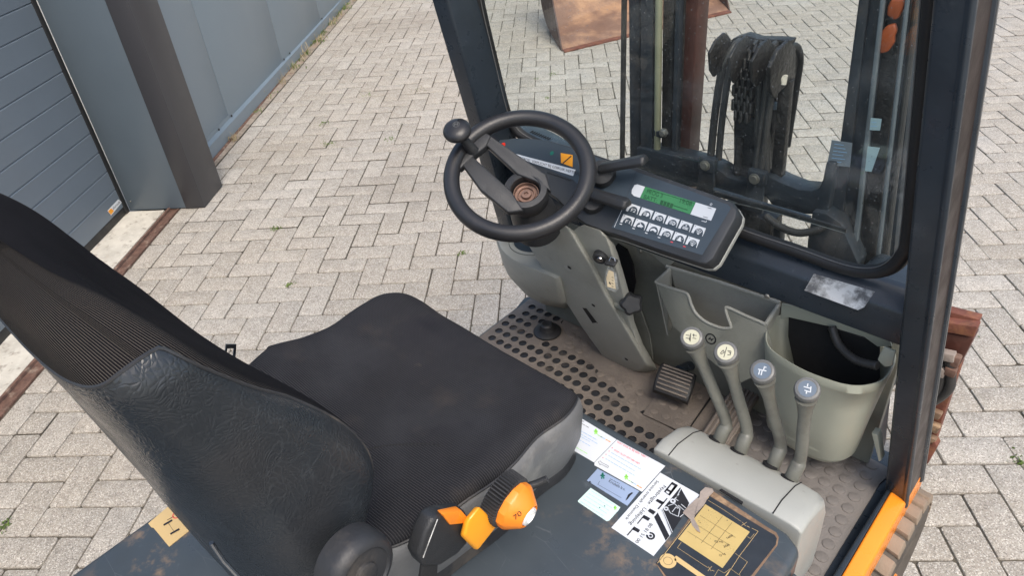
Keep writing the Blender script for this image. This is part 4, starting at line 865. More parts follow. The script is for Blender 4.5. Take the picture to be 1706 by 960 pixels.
pillar('windscreen_pillar', (745, 0), (796, 181), True, .80, 1.62, 'left windscreen pillar, dark blue-grey steel')
# glass and rubber seal
gl = [(792, -80), (803, 0), (824, 92), (846, 181), (858, 205), (880, 226), (960, 262), (1080, 316), (1225, 376), (1330, 412), (1400, 437), (1440, 445), (1472, 440), (1495, 418), (1504, 385), (1522, 190), (1538, 0), (1544, -80)]
gpts = [GP.at(*p) for p in gl]; mb = MB(); mb.prism([p + np.array([0, .0, 0]) for p in smooth_path(gpts, 3)], (0, .004, .0008)); mb.build('windscreen', M['glass'], fk, smooth=0)
gc = np.mean(gpts, axis=0); sp = smooth_path(gpts, 5)
outp = []
for i, p in enumerate(sp):
    t = unit(sp[min(i + 1, len(sp) - 1)] - sp[max(i - 1, 0)]); nrm = np.cross(t, GP.n); nrm = nrm if nrm @ (p - gc) > 0 else -nrm; outp.append((p, unit(nrm)))
mb = MB(); mb.loft([[p + n_ * a + GP.n * b for a, b in ((-.001, -.006), (-.001, .004), (.003, .010), (.012, .012), (.020, .007), (.024, 0), (.024, -.006))] for p, n_ in outp]); mb.build('rubber_seal', M['blackrub'], fk, smooth=50)
mb = MB(); mb.tube([p - n_ * .0015 + GP.n * .0048 for p, n_ in outp], .0011, 6); mb.build('seal_lip', M['alu'], fk)
# wiper
mb = MB(); mb.tube([GP.at(1190, 322, -.02), GP.at(1300, 352, -.02), GP.at(1410, 385, -.02)], .0028, 8, flat=2); wp = mb.build('wiper', M['blackrub'], fk)
mb = MB(); mb.tube([GP.at(1190, 314, -.03), GP.at(1260, 336, -.034), GP.at(1350, 362, -.03)], .005, 8, flat=.5); mb.build('wiper_arm', M['bluesteel'], wp)
mb = MB(); mb.tube([GP.at(1190, 330, -.018), GP.at(1300, 356, -.018), GP.at(1408, 388, -.018)], .0012, 6); mb.build('blade_spring', M['steel'], wp)
# cowl outside, left, and lamp housing outside, right
mb = MB(); mb.prism([PZ(*p, .985) for p in ((862, 200), (893, 206), (930, 224), (968, 249), (960, 262), (890, 250), (868, 225))], (0, 0, -.10)); cw = mb.build('cowl', M['bluesteel'], fk, bevel=.004)
mb = MB()
for k in range(9): a = PZ(886 + k * 3.6, 219 + k * 1.5, .986); mb.obox(a, (.0008, 0, 0), (0, .006, 0), (0, 0, .001))
mb.build('vent', M['dark'], cw, kind='stuff')
mb = MB(); mb.prism([(-.345, 1.19, .70), (-.20, 1.19, .70), (-.19, 1.36, .70), (-.33, 1.38, .70)], (0, 0, .20)); mb.build('lamp_housing', M['bluesteel'], fk, bevel=.02, seg=4)

# ---- instrument console
CA, CB, CC = PY(1215, 335, 1.065), PY(1170, 445, .972), PY(850, 231, 1.065)
IP = Plane(CA, q=CB, r=CC)
outl = [(827, 232), (856, 229), (884, 230), (912, 233), (961, 246), (1012, 264), (1062, 279), (1140, 307), (1200, 328), (1222, 338), (1230, 352), (1228, 364), (1190, 432), (1180, 440), (1168, 440), (1100, 418), (1030, 393), (1000, 384), (975, 374), (955, 360), (925, 330), (880, 300), (840, 262)]
def inset(pts, k, c=None):
    c = c or (sum(p[0] for p in pts) / len(pts), sum(p[1] for p in pts) / len(pts)); return [(c[0] + (p[0] - c[0]) * k, c[1] + (p[1] - c[1]) * k) for p in pts]
face_ = [IP.at(*p) for p in outl]; n_ = IP.n
fc = np.mean(face_, axis=0)
def sc3(P, k, d): return [fc + (p - fc) * k + n_ * d for p in P]
mb = MB(); mb.loft([sc3(face_, 1.0, -.030), sc3(face_, 1.0, -.006), sc3(face_, .985, 0), sc3(face_, .965, .0015)]); con = mb.build('console', M['consoleside'], fk, smooth=40, label='dark angled instrument console with green display and symbol keys')
mb = MB(); mb.loft([sc3(face_, .97, -.046), sc3(face_, 1.006, -.042), sc3(face_, 1.006, -.0305)]); mb.build('console_base', M['greylt'], con, bevel=.002)
IF = IP.up(.0016)
mb = MB(); flatpoly(mb, IF, [(1060, 286), (1140, 314), (1213, 341), (1218, 347), (1170, 425), (1100, 404), (1019, 379), (1040, 340)], .0006); mb.build('key_panel', M['console'], con, smooth=0)
mb = MB(); flatpoly(mb, IF, [(830, 234), (856, 231), (884, 232), (912, 235), (961, 249), (1010, 268), (1060, 285), (1040, 338), (990, 330), (955, 300), (915, 283), (850, 260)], .0006); mb.build('warning_lamp_panel', M['console'], con, smooth=0)
K7 = lambda x, y: (1000 + x / 5.333, 280 + y / 5.333)
mb = MB(); flatpoly(mb, IF, [K7(*p) for p in ((400, 165), (848, 303), (797, 410), (353, 265))], .0012); scr = mb.build('display', M['lcd'], con, smooth=0)
mb = MB()
flatpoly(mb, IF, [K7(*p) for p in ((398, 165), (352, 265), (300, 248), (278, 225), (282, 190), (305, 150), (330, 144))], .0012)
mb.build('display_end', M['white'], con, smooth=0); mb = MB(); flatpoly(mb, IF, [K7(*p) for p in ((850, 304), (1031, 360), (985, 468), (800, 411))], .0012); mb.build('display_end', M['white'], con, smooth=0)
mb = MB(); IH = IF.up(.0013)
add_text(mb, 'PROG 3', IH, K7(408, 222), K7(548, 266), K7(418, 186), .0004); add_text(mb, '19:08', IH, K7(694, 302), K7(808, 338), K7(706, 264), .0004)
add_text(mb, 'BATT:', IH, K7(380, 268), K7(500, 306), K7(392, 232), .0004)
for k in range(4): x0 = 530 + 29 * k; flatpoly(mb, IH, [K7(x0 + 10, 283 + 9.3 * k), K7(x0 + 34, 290 + 9.3 * k), K7(x0 + 22, 326 + 9.3 * k), K7(x0 - 2, 319 + 9.3 * k)], .0004)
stroke(mb, IH, [K7(650, 332), K7(775, 372)], 1.0, .0004); stroke(mb, IH, [K7(430, 188), K7(835, 312)], .6, .0004)
mb.build('lettering', M['lcdink'], scr, smooth=0)
# twelve keys
def key(cx, cy, kind, idx):
    def kp(u, v): return K7(cx + u * 1.0 + (-.27) * v * 0 + u * 0 + v * -.42, cy + u * .335 + v * 1.0)
    mb = MB(); W_, H_ = 50, 35
    quad(mb, IF, [kp(-W_, -H_), kp(W_, -H_), kp(W_, H_), kp(-W_, H_)], .0006, .0016, 0)
    G = IF.up(.0017)
    mb2 = [kp(-.78 * W_ + 2 + 0, H_ * .98)] + [kp(6 + 38 * math.cos(a), 22 - 42 * math.sin(a)) for a in [math.pi * k / 12 for k in range(12, -1, -1)]] + [kp(6 + 38, H_ * .98)]
    flatpoly(mb, G, [kp(-32, H_)] + [kp(6 + 38 * math.cos(math.pi - math.pi * k / 12), 24 - 44 * math.sin(math.pi * k / 12)) for k in range(13)] + [kp(44, H_)], .0002, 1)
    flatpoly(mb, G, [kp(-42, -29), kp(-36, -29), kp(-36, -23), kp(-42, -23)], .0002, 1)
    H = G.up(.0003); S = lambda pts, w=.75: stroke(mb, H, [kp(*p) for p in pts], w, .0002, 0)
    if kind in ('F1', 'F2'): add_text(mb, kind, H, kp(-16, 26), kp(26, 26), kp(-16, -2), .0002, 0)
    elif kind in ('beam', 'low', 'fog'):
        for q_ in range(4): S([(-20, -4 + 8 * q_), (2, -4 + 8 * q_ + (4 if kind == 'low' else 0))])
        flatpoly(mb, H, [kp(6, -8), kp(16, -7), kp(26, 0), kp(29, 9), kp(26, 18), kp(16, 26), kp(6, 27)], .0002, 0)
        if kind != 'fog': flatpoly(mb, H, [kp(11, -1), kp(18, 2), kp(22, 9), kp(18, 17), kp(11, 20)], .0004, 1)
    elif kind == 'axle': S([(-4, -14), (10, 2)], 1); S([(10, -14), (-4, 2)], 1); [S([(-18 + 12 * q_, 8), (-18 + 12 * q_, 26), (-10 + 12 * q_, 26), (-10 + 12 * q_, 8), (-18 + 12 * q_, 8)]) for q_ in range(4)]
    elif kind in ('wipe', 'wash'): S([(-20, 6), (-8, -8), (16, -8), (28, 6)], .8); S([(-12, 8), (22, 8), (12, 26), (-2, 26), (-12, 8)], .8); S([(5, 26), (5, -4)], .8); S([(-2, 30), (14, 30)], 1)
    elif kind == 'rabbit': flatpoly(mb, H, [kp(-24, 22), kp(-14, 8), kp(-2, 2), kp(-14, -12), kp(-6, -12), kp(8, 0), kp(24, 6), kp(28, 16), kp(14, 16), kp(20, 26), kp(4, 20), kp(-8, 26)], .0002, 0)
    elif kind == 'turtle': flatpoly(mb, H, [kp(-26, 20), kp(-16, 4), kp(4, -6), kp(20, 2), (kp(30, 8)), kp(30, 16), kp(20, 24), kp(12, 16), kp(-6, 14), kp(-14, 24)], .0002, 0)
    elif kind == 'beacon': flatpoly(mb, H, [kp(-16, 28), kp(-16, 20), kp(-8, 18), kp(-6, -2), kp(4, -8), kp(14, -2), kp(16, 18), kp(24, 20), kp(24, 28)], .0002, 0); S([(-22, 4), (-14, 6)]); S([(30, 4), (22, 6)])
    mb.build('key', [M['white'], M['console']], con, smooth=0)
row1 = ['F2', 'fog', 'low', 'beam', 'axle', 'wipe']; row2 = ['F1', 'rabbit', 'turtle', 'beam', 'beacon', 'wash']
for k in range(6): key(293 + 116.4 * k, 362 + 38.6 * k, row1[k], k); key(243 + 115.6 * k, 462 + 39.2 * k, row2[k], k)
mb = MB()
for k in range(6): add_text(mb, ('10', '11', '12', '13', '14', '15')[k][:1] if 0 else '·', IF, K7(185 + 113 * k, 505 + 39 * k), K7(195 + 113 * k, 508 + 39 * k), K7(188 + 113 * k, 480 + 39 * k), .0010) if 0 else stroke(mb, IF, [K7(172 + 113 * k, 494 + 40 * k), K7(194 + 113 * k, 501 + 40 * k)], 1.3, .0010, 0 if k < 4 else 1)
disc(mb, IF, K7(985, 322), .0022, .001, r0=.0013); stroke(mb, IF, [K7(945, 465), K7(940, 480), K7(900, 468)], 1.0, .001); stroke(mb, IF, [K7(198, 360), K7(125, 525)], .8, .001)
mb.build('key_marks', [M['white'], M['inkred']], con, smooth=0)
mb = MB(); stroke(mb, IF, [K7(955, 350), K7(990, 361)], .8, .0022); stroke(mb, IF, [K7(915, 430), K7(955, 442)], .8, .0022); mb.build('small_print', M['console'], con, smooth=0)
# warning lamps and printed tape
K8 = lambda x, y: (800 + x / 5.333, 180 + y / 5.333)
mb = MB(); disc(mb, IF, K8(203, 328), .0062, .0012); mb.build('red_lamp', M['redplast'], con, smooth=0)
mb = MB(); disc(mb, IF, K8(637, 400), .0048, .0012); mb.build('green_lamp', M['inkdgreen'], con, smooth=0)
mb = MB(); quad(mb, IF, [K8(*p) for p in ((718, 400), (822, 418), (822, 525), (720, 488))], .0006, .0018); am = mb.build('amber_lamp', M['yorange'], con, smooth=0)
mb = MB(); stroke(mb, IF, [K8(735, 490), K8(810, 425)], 2.0, .0022); mb.build('bar', M['ink'], am, smooth=0)
mb = MB(); tp = [K8(*p) for p in ((322, 408), (848, 548), (826, 604), (316, 440))]; quad(mb, IF, tp, .0008, .0014); ta = mb.build('printed_tape', M['sticker'], con, smooth=0)
mb = MB(); add_text(mb, 'GORDEL VERPLICHT BIJ GEBRUIK HEFTRUCK', IF, K8(345, 452), K8(905, 602), K8(349, 430), .0018); mb.build('lettering', M['ink'], ta, smooth=0)
mb = MB(); mb.tube([IP.at(*K8(600, 570), .002), IP.at(*K8(720, 608), .002), IP.at(*K8(800, 640), .002)], .002, 6); mb.build('panel_lip', M['consoleside'], con)
# lower edge moulding of the dash

# ---- steering wheel
WC = np.array([-.8706, .9, 1.1191]); WN = unit((math.sin(.2874), -math.sin(.4343) * math.cos(.2874), math.cos(.4343) * math.cos(.2874))); WR = .1486
SP = Plane(WC, WN); wu = unit(np.cross(WN, [0, 1, 0])); wv = np.cross(WN, wu)
RT = .0160
ringp = [WC + (WR - RT) * (math.cos(a) * wu + math.sin(a) * wv) for a in [2 * math.pi * k / 72 for k in range(72)]]
mb = MB(); mb.tube(ringp, RT, 20, closed=True, ref=WN); sw = mb.build('steering_wheel', M['wheelrub'], fk, smooth=60, label='black steering wheel with spinner knob')
hub = SP.at(876, 320, -.030)
# bracket: two arms from the rim to the hub
r0, r1 = SP.at(764, 268, -.003), SP.at(822, 222, -.003); rm = (r0 + r1) / 2; ax_ = unit(r1 - r0); dn = unit(hub - rm); dn = unit(dn - ax_ * (dn @ ax_))
def arm(a, b, w0, w1, t0, t1, bulge):
    a, b = np.array(a), np.array(b); t = unit(b - a); s_ = unit(np.cross(t, WN)); R_ = []
    for k in range(9):
        u = k / 8; c = a + (b - a) * u + WN * (bulge * math.sin(math.pi * u)); w_ = w0 + (w1 - w0) * u; h = t0 + (t1 - t0) * u
        R_.append([c - s_ * w_ - WN * h, c - s_ * w_ + WN * h * .6, c - s_ * w_ * .6 + WN * h, c + s_ * w_ * .6 + WN * h, c + s_ * w_ + WN * h * .6, c + s_ * w_ - WN * h])
    return R_
def plate(name, pts, th=.014):
    mb = MB(); mb.prism([SP.at(a, b, h) for a, b, h in pts], -WN * th); return mb.build(name, M['plastic'], sw, bevel=.0035, seg=3)
plate('spoke', [(764, 266, .004), (781, 254, .004), (852, 318, -.014), (872, 350, -.018), (846, 354, -.018), (800, 316, -.008)])
plate('spoke', [(800, 219, .004), (818, 226, .004), (910, 290, -.016), (918, 318, -.018), (890, 300, -.018), (862, 290, -.014), (808, 240, .002)])
plate('spoke_bridge', [(752, 266, .005), (798, 213, .005), (818, 225, .005), (810, 243, .003), (783, 264, .003), (766, 281, .004)], .018)
HN = WN; hb = hub
mb = MB(); mb.lathe([(.040, -.030), (.044, -.020), (.045, .004), (.042, .011), (.031, .0125), (.0285, .010), (.0275, -.012), (.024, -.014)], hb, HN, 48); mb.build('hub', M['plastic'], sw, smooth=40)
mb = MB(); mb.lathe([(.0265, -.0125), (.0250, -.004), (.0235, -.004), (.0225, -.012), (.018, -.0125), (.0175, -.008), (.0155, -.008), (.0150, -.013), (.010, -.013), (.0095, -.006), (.0045, -.006), (.004, -.010), (.0, -.010)], hb, HN, 36); mb.build('hub_bore', M['bore'], sw, smooth=30)
mb = MB(); mb.lathe([(.036, -.030), (.046, -.060), (.050, -.12)], hb, unit(HN * .6 + np.array([0, -.25, .6])), 32); mb.build('column_shroud', M['plastic'], sw)
# spinner knob
kb_ = SP.at(787, 250, .006); kt = SP.at(762, 219, .052); kx = unit(WN + .0 * wu)
kc = kb_ + (kt - kb_)
mb = MB(); mb.tube([SP.at(789, 252, .0), kb_ + (kt - kb_) * .5, kt - kx * .004], [.012, .0095, .009], 16); mb.build('spinner_post', M['plastic'], sw)
mb = MB(); mb.lathe([(.012, -.012), (.020, -.008), (.0268, -.001), (.0278, .003), (.0262, .007), (.019, .0125), (.010, .0148), (0, .0152)], kt, kx, 32); sk_ = mb.build('spinner_knob', M['wheelrub'], sw, smooth=50)
mb = MB(); kpl = Plane(kt + kx * .0152, kx); disc(mb, kpl, (760, 207), .0065, .0004, r0=.0058); stroke(mb, kpl, [(757, 207), (763, 206)], .8, .0004); stroke(mb, kpl, [(758, 204), (757, 210)], .7, .0004); stroke(mb, kpl, [(763, 203), (762, 209)], .7, .0004); mb.build('emblem', M['knobgrey'], sk_, smooth=0)
# ---- column stalks
def stalk(p0, p1, h0, h1, wid, name, lab):
    a, b = IP.at(*p0, h0), IP.at(*p1, h1); t = unit(b - a); up = unit(np.cross(np.cross(t, (0, 0, 1)), t)); s_ = np.cross(t, up); R_ = []
    for k, (u, w_) in enumerate(((0, .8), (.06, 1), (.5, .95), (.88, 1.0), (.96, .95), (1.0, .7))):
        c = a + (b - a) * u; W_ = wid * w_; R_.append([c + s_ * W_ * .95 - up * W_ * .6, c + s_ * W_ - up * W_ * .1, c + s_ * W_ * .55 + up * W_ * .55, c - s_ * W_ * .55 + up * W_ * .55, c - s_ * W_ - up * W_ * .1, c - s_ * W_ * .95 - up * W_ * .6])
    mb = MB(); mb.loft(R_); return mb.build(name, M['plastic'], fk, bevel=.0015, label=lab)
stalk((1000, 279), (1076, 265), .036, .050, .015, 'column_stalk', 'upper black stalk behind the steering wheel, pointing right')
stalk((975, 318), (1047, 340), .030, .034, .015, 'column_stalk', 'lower black stalk on the steering column, pointing to the display')
mb = MB(); c = IP.at(1003, 290, .012); mb.lathe([(.027, -.022), (.028, .004), (.024, .016), (.012, .022), (0, .022)], c, unit(IP.n + np.array([.4, 0, 0])), 28); mb.build('stalk_hub', M['plastic'], fk)
mb = MB(); c = IP.at(988, 336, .006); mb.lathe([(.026, -.022), (.025, .004), (.020, .014), (0, .016)], c, unit(IP.n + np.array([.4, 0, 0])), 28); mb.build('stalk_hub', M['plastic'], fk)
# ---- keys in the switch (a bunch of their own)
kr = thing('ignition_key', 'black key in the ignition with a worn paper key fob hanging from it', 'key', tuple(KN))
mb = MB(); d1 = unit(PY(1029, 430, KN[1]) - PY(1012, 426, KN[1])); mb.obox(KN + d1 * .006, d1 * .013, WN * .004, np.cross(d1, WN) * .010); mb.build('key_head', M['plastic'], kr, bevel=.003)
KF = Plane(KN + np.array([0, -.012, -.02]), n=unit((.1, -1, .45)))
mb = MB(); mb.tube([KF.at(*p) for p in ((1018, 428), (1014, 437), (1014, 446), (1020, 448), (1026, 440), (1024, 431))], .0011, 6, closed=True); mb.build('ring', M['chrome'], kr)
fq = [(1013, 443), (1021, 445), (1028, 456), (1031, 482), (1026, 487), (1010, 480), (1008, 462)]
mb = MB(); mb.prism([KF.at(*p) for p in fq], KF.n * .004); fo_ = mb.build('fob', M['film'], kr, bevel=.001)
mb = MB(); flatpoly(mb, KF, [(1014, 450), (1022, 453), (1026, 482), (1012, 478), (1010, 463)], .0046); mb.build('paper', M['keytag'], fo_, smooth=0)
mb = MB()
for k in range(4): stroke(mb, KF, [(1019, 462 + 5 * k), (1022, 463 + 5 * k)], .9, .0050)
stroke(mb, KF, [(1015, 470), (1017, 474)], 2.0, .0050); mb.build('lettering', M['ink'], fo_, smooth=0)

# ================================================================== mast (part of the truck), seen through the windscreen
ms = bpy.data.objects.new('mast', None); COL.objects.link(ms); ms.parent = fk
mast_label = 'dark oily lift mast with twin uprights, centre cylinder, chains and hoses'; ms['label'] = mast_label
YM = 1.40
def upright(px0, px1, y, dy, name, m, z0=.25, z1=1.95, zr=(1.33, .97)):
    """a vertical bar whose left and right edges are seen at px0 / px1 = (x at the picture's top, x lower down, y of that lower point)"""
    a0 = PY(px0[0], 0, y); a1 = PY(px0[1], px0[2], y); b0 = PY(px1[0], 0, y); b1 = PY(px1[1], px1[2], y); R_ = []
    for z in (z0, z1):
        A_ = a1 + (a0 - a1) * ((z - a1[2]) / (a0[2] - a1[2])); B_ = b1 + (b0 - b1) * ((z - b1[2]) / (b0[2] - b1[2]))
        R_.append([(A_[0], y, z), (B_[0], y, z), (B_[0], y + dy, z), (A_[0], y + dy, z)])
    mb = MB(); mb.loft(R_); return mb.build(name, m, ms, bevel=.003)
upright((1047, 1049, 250), (1066, 1066, 250), 1.40, .09, 'outer_channel', M['mastpaint'])
upright((1066.5, 1066.5, 250), (1088, 1086, 260), 1.385, .03, 'outer_flange', M['mastpaint'])
upright((1104, 1101, 260), (1124, 1117, 260), 1.41, .07, 'inner_channel', M['greasy'])
upright((1124.5, 1117.5, 262), (1132, 1125, 264), 1.395, .02, 'channel_edge', M['mastpaint'])
M['redsteel'] = mat('red_brown_steel', (.075, .028, .020), .42, var=.3, vs=9, bump=.2, bs=80, wear=[((.16, .07, .05), 14, .55, .7, .5), ((.02, .015, .015), 22, .55, .7, .6)])
upright((1132.5, 1125.5, 264), (1141, 1131, 266), 1.42, .05, 'roller_track', M['greasy'])
upright((1141.5, 1131.5, 266), (1163, 1147, 270), 1.425, .05, 'rail_face', M['redsteel'])
def mtube(pts, r, name, m, y=None, n=12, parent=None, **k):
    mb = MB(); mb.tube(smooth_path([PY(p[0], p[1], p[2] if len(p) > 2 else y) for p in pts], 6), r, n, **k); return mb.build(name, m, parent or ms)
a = PY(1098, 0, 1.39); b = PY(1095, 250, 1.39); d_m = a - b
mb = MB(); mb.tube([b - d_m * .6, a + d_m * 1.2], .0082, 14); mb.build('hydraulic_tube', M['olive'], ms)
a = PY(1040, 0, 1.40); b = PY(1037, 240, 1.40); mb = MB(); mb.tube([b - (a - b) * .6, a + (a - b) * 1.2], .0068, 10); mb.build('mast_hose', M['hose'], ms)
mb = MB(); c = PY(1107, 220, 1.385); mb.lathe([(.011, 0), (.011, .006), (.007, .008), (.007, .013), (0, .013)], c, (0, -1, 0), 6); mb.build('clamp_bolt', M['steel'], ms)
mb = MB(); mb.obox(PY(1098, 222, 1.388), (.013, 0, 0), (0, .006, 0), (0, 0, .008)); mb.build('tube_clamp', M['mastpaint'], ms, bevel=.002)
# right uprights
upright((1430, 1378, 400), (1448, 1400, 400), 1.40, .10, 'outer_channel', M['mastpaint'])
upright((1448.5, 1400.5, 400), (1471, 1425, 410), 1.405, .05, 'outer_flange', M['mastpaint'])
M['flangepale'] = mat('pale_flange', (.10, .12, .135), .35, var=.2, vs=20, bump=.1)  # edges paler than the rest of the mast
upright((1466, 1420, 405), (1472.5, 1427, 410), 1.390, .012, 'flange_edge', M['flangepale'])
upright((1473, 1428, 410), (1506, 1459, 415), 1.43, .06, 'rail_face', M['greasy'])
upright((1507, 1460, 415), (1513, 1466, 415), 1.40, .012, 'channel_edge', M['flangepale'])
upright((1513.5, 1466.5, 415), (1530, 1490, 415), 1.45, .08, 'inner_channel', M['mastpaint'])
a = PY(1520, 60, 1.42); b = PY(1478, 410, 1.42); mb = MB(); mb.tube([b - (a - b) * .5, a + (a - b) * 1.2], .006, 10); mb.build('mast_hose', M['hose'], ms)
# upper cross beam with its curved corner, lower beam, cylinder
YB_ = 1.375
beam = [(1060, 245), (1110, 256), (1160, 268), (1175, 272), (1200, 285), (1212, 295), (1235, 302), (1262, 297), (1282, 294), (1300, 304), (1330, 316), (1352, 318), (1364, 314), (1370, 300), (1376, 270), (1392, 272), (1376, 372), (1358, 358), (1330, 357), (1290, 346), (1275, 328), (1250, 340), (1215, 330), (1205, 318), (1188, 312), (1150, 312), (1060, 290)]
mb = MB(); mb.prism([PY(*p, YB_) for p in beam], (0, .055, 0)); mb.build('cross_beam', M['mastpaint'], ms, bevel=.004)
mb = MB(); mb.prism([PY(*p, 1.39) for p in ((1196, 345), (1236, 352), (1285, 372), (1280, 430), (1196, 410))], (0, .06, 0)); mb.build('tilt_bracket', M['greasy'], ms, bevel=.004)
mb = MB(); mb.prism([PY(*p, 1.36) for p in ((1353, 352), (1376, 356), (1400, 372), (1430, 440), (1420, 470), (1340, 460), (1345, 400))], (0, .05, 0)); mb.build('lower_bracket', M['mastpaint'], ms, bevel=.004)
mb = MB(); mb.prism([PY(*p, 1.37) for p in ((1288, 380), (1300, 382), (1296, 430), (1284, 430))], (0, .03, 0)); mb.build('link_bar', M['mastpaint'], ms, bevel=.003)
mb = MB(); c0 = PY(1258, 292, 1.44); mb.tube([c0 - (0, 0, .5), c0 + (0, 0, .17)], .036, 28); mb.build('lift_cylinder', M['greasy'], ms)
mb = MB(); c0 = PY(1229, 296, 1.40); mb.tube([c0 - (0, 0, .02), PY(1232, 228, 1.40)], .0095, 12); mb.build('piston_rod', M['greasy'], ms)
mb = MB(); c1 = PY(1296, 295, 1.405); mb.obox((c1 + PY(1311, 132, 1.405)) / 2, (.0125, 0, 0), (0, .010, 0), (PY(1311, 132, 1.405) - c1) / 2); mb.build('guide_bar', M['greasy'], ms, bevel=.002)
# pulley head: cheek plates, sheave, chain and hoses over the top
def cheek(x, pts, name):
    mb = MB(); P = [PX(px, py, x) for px, py in pts]; hx = x
    mb.prism(P, (-.008, 0, 0)); return mb.build(name, M['greasy'], ms, bevel=.001)
ck = [(1316, 66), (1326, 80), (1325, 130), (1300, 152), (1290, 163), (1284, 150), (1284, 112), (1298, 84)]
cheek(-.575, ck, 'cheek_plate')
base = [PX(px, py, -.575) for px, py in ck]; BY = np.mean([p[1] for p in base]); BZ = np.mean([p[2] for p in base])
for x, k_ in ((-.617, .86), (-.664, .86), (-.712, .80)):
    cc = np.array([0, BY + .02, BZ + .03]); mb = MB(); mb.prism([np.array([x, *(cc[1:] + (p[1:] - cc[1:]) * k_)]) for p in base], (-.006, 0, 0)); mb.build('cheek_plate', M['greasy'], ms, bevel=.001)
mb = MB(); mb.prism([PY(*p, 1.425) for p in ((1208, 86), (1220, 64), (1240, 58), (1262, 65), (1300, 66), (1317, 68), (1314, 76), (1262, 76), (1240, 70), (1226, 74), (1214, 92))], (0, .03, .0)); mb.build('head_cover', M['greasy'], ms, bevel=.002)
mb = MB(); mb.prism([PY(*p, 1.455) for p in ((1213, 78), (1300, 74), (1296, 120), (1286, 165), (1284, 300), (1222, 300), (1222, 130), (1212, 110))], (0, .02, 0)); mb.build('head_body', M['greasy'], ms, bevel=.003)
mb = MB(); mb.prism([PY(*p, 1.40) for p in ((1224, 196), (1262, 198), (1276, 206), (1276, 296), (1222, 296))], (0, .03, 0)); mb.build('chain_anchor', M['greasy'], ms, bevel=.005)
hp = PX(1305, 132, -.574); mb = MB(); mb.tube([hp + (.0005, 0, -.010), hp + (.0005, .003, .008)], .0065, 14, ref=np.array([1, 0, 0.])); mb.lathe([(.0085, -.002), (.0085, .001), (0, .001)], hp, (1, 0, 0), 18)
M['holelit'] = M['paver2']; mb.build('plate_hole', M['slab'], ms)
# hoses and chain: arcs in planes of constant x
SC = np.array([0, BY + .01, BZ - .01]); yf0 = BY - .03
def overhead(x, r, R_, z_end, name, m, dy=0, n=10, flat=1):
    c = np.array([x, 1.44 + dy, 1.19]); P = [np.array([x + (.0 if k else 0), c[1] - R_, z_end])]
    P += [c + np.array([0, -R_ * math.cos(a), R_ * math.sin(a)]) for a in [math.pi * k / 14 for k in range(0, 15)]] + [c + np.array([0, R_, -.18])]
    mb = MB(); mb.tube(P, r, n, flat=flat); return mb.build(name, m, ms)
mb = MB(); mb.lathe([(.052, -.045), (.052, .045)], (-.645, 1.44, 1.19), (1, 0, 0), 28); mb.build('sheave', M['greasy'], ms)
for x in (-.600, -.612): overhead(x, .0075, .062, 1.00, 'hydraulic_hose', M['hose'])
def lhose(pts, r=.0075): mb = MB(); mb.tube(smooth_path([PY(*p) for p in pts], 6), r, 10); mb.build('hydraulic_hose', M['hose'], ms)
lhose([(1184, 262, 1.38), (1190, 200, 1.385), (1200, 130, 1.38), (1210, 98, 1.385), (1228, 72, 1.41), (1244, 66, 1.46)], .0085)
lhose([(1197, 266, 1.38), (1203, 200, 1.385), (1213, 130, 1.38), (1222, 100, 1.385), (1236, 78, 1.41), (1250, 70, 1.46)], .0075)
lhose([(1262, 284, 1.38), (1263, 200, 1.38), (1265, 130, 1.38), (1272, 98, 1.385), (1288, 76, 1.41), (1300, 70, 1.46)], .0075)
lhose([(1277, 286, 1.385), (1276, 200, 1.385), (1277, 140, 1.385), (1282, 108, 1.39), (1296, 84, 1.41), (1306, 78, 1.46)], .0075)
# leaf chain: separate links, each a small block, stepping down the front of the sheave
lk = MB(); 
chain_pts = smooth_path([PY(1262, 70, 1.44), PY(1250, 78, 1.40), PY(1243, 100, 1.375), PY(1240, 130, 1.37), (PY(1238, 160, 1.37)), PY(1236, 200, 1.37)], 8)
cd_ = 0; link_d = None; last = None; acc_ = 0
for a, b in zip(chain_pts[:-1], chain_pts[1:]):
    acc_ += np.linalg.norm(b - a)
    if acc_ >= .0150:
        acc_ = 0; t = unit(b - a); nrm = np.cross((1, 0, 0), t); k_ = cd_ % 2; cd_ += 1
        for off_ in ((-.0195, -.0065, .0065, .0195) if k_ else (-.013, .0, .013)):
            mb = MB(); mb.obox(a + np.array([off_, 0, 0]), (.0034, 0, 0), t * .0125, nrm * .0085); mb.build('chain_link', M['greasy'], ms, bevel=.002, seg=1)
for (px, py) in ((1180, 273), (1262, 295)):
    mb = MB(); c = PY(px, py, 1.365); mb.obox(c, (.020, 0, 0), (0, .010, 0), (0, 0, .017)); hc = mb.build('hose_clamp', M['mastpaint'], ms, bevel=.003)
    mb = MB(); mb.lathe([(.0125, 0), (.0125, .002), (.0085, .002), (.0085, .007), (.0045, .0072), (0, .006)], c + np.array([-.002, -.0105, 0]), (0, -1, 0), 12); mb.build('bolt', M['steel'], hc, smooth=20)
    mb = MB(); mb.prism([c + (-.018, -.006, -.018), c + (.018, -.006, -.018), c + (.020, .004, -.09), c + (-.030, .004, -.09)], (0, .01, 0)); mb.build('clamp_bracket', M['mastpaint'], hc, bevel=.002)
mb = MB(); mb.tube(smooth_path([PY(*p) for p in ((1276, 360, 1.37), (1300, 378, 1.36), (1330, 388, 1.355), (1362, 383, 1.36), (1385, 372, 1.37))], 8), .0085, 12); mb.build('hydraulic_hose', M['hose'], ms)
mb = MB(); c = PY(1429, 272, 1.42); mb.lathe([(.011, 0), (.011, .008), (.006, .010), (0, .010)], c, (0, -1, 0), 6); mb.build('bolt', M['steel'], ms)
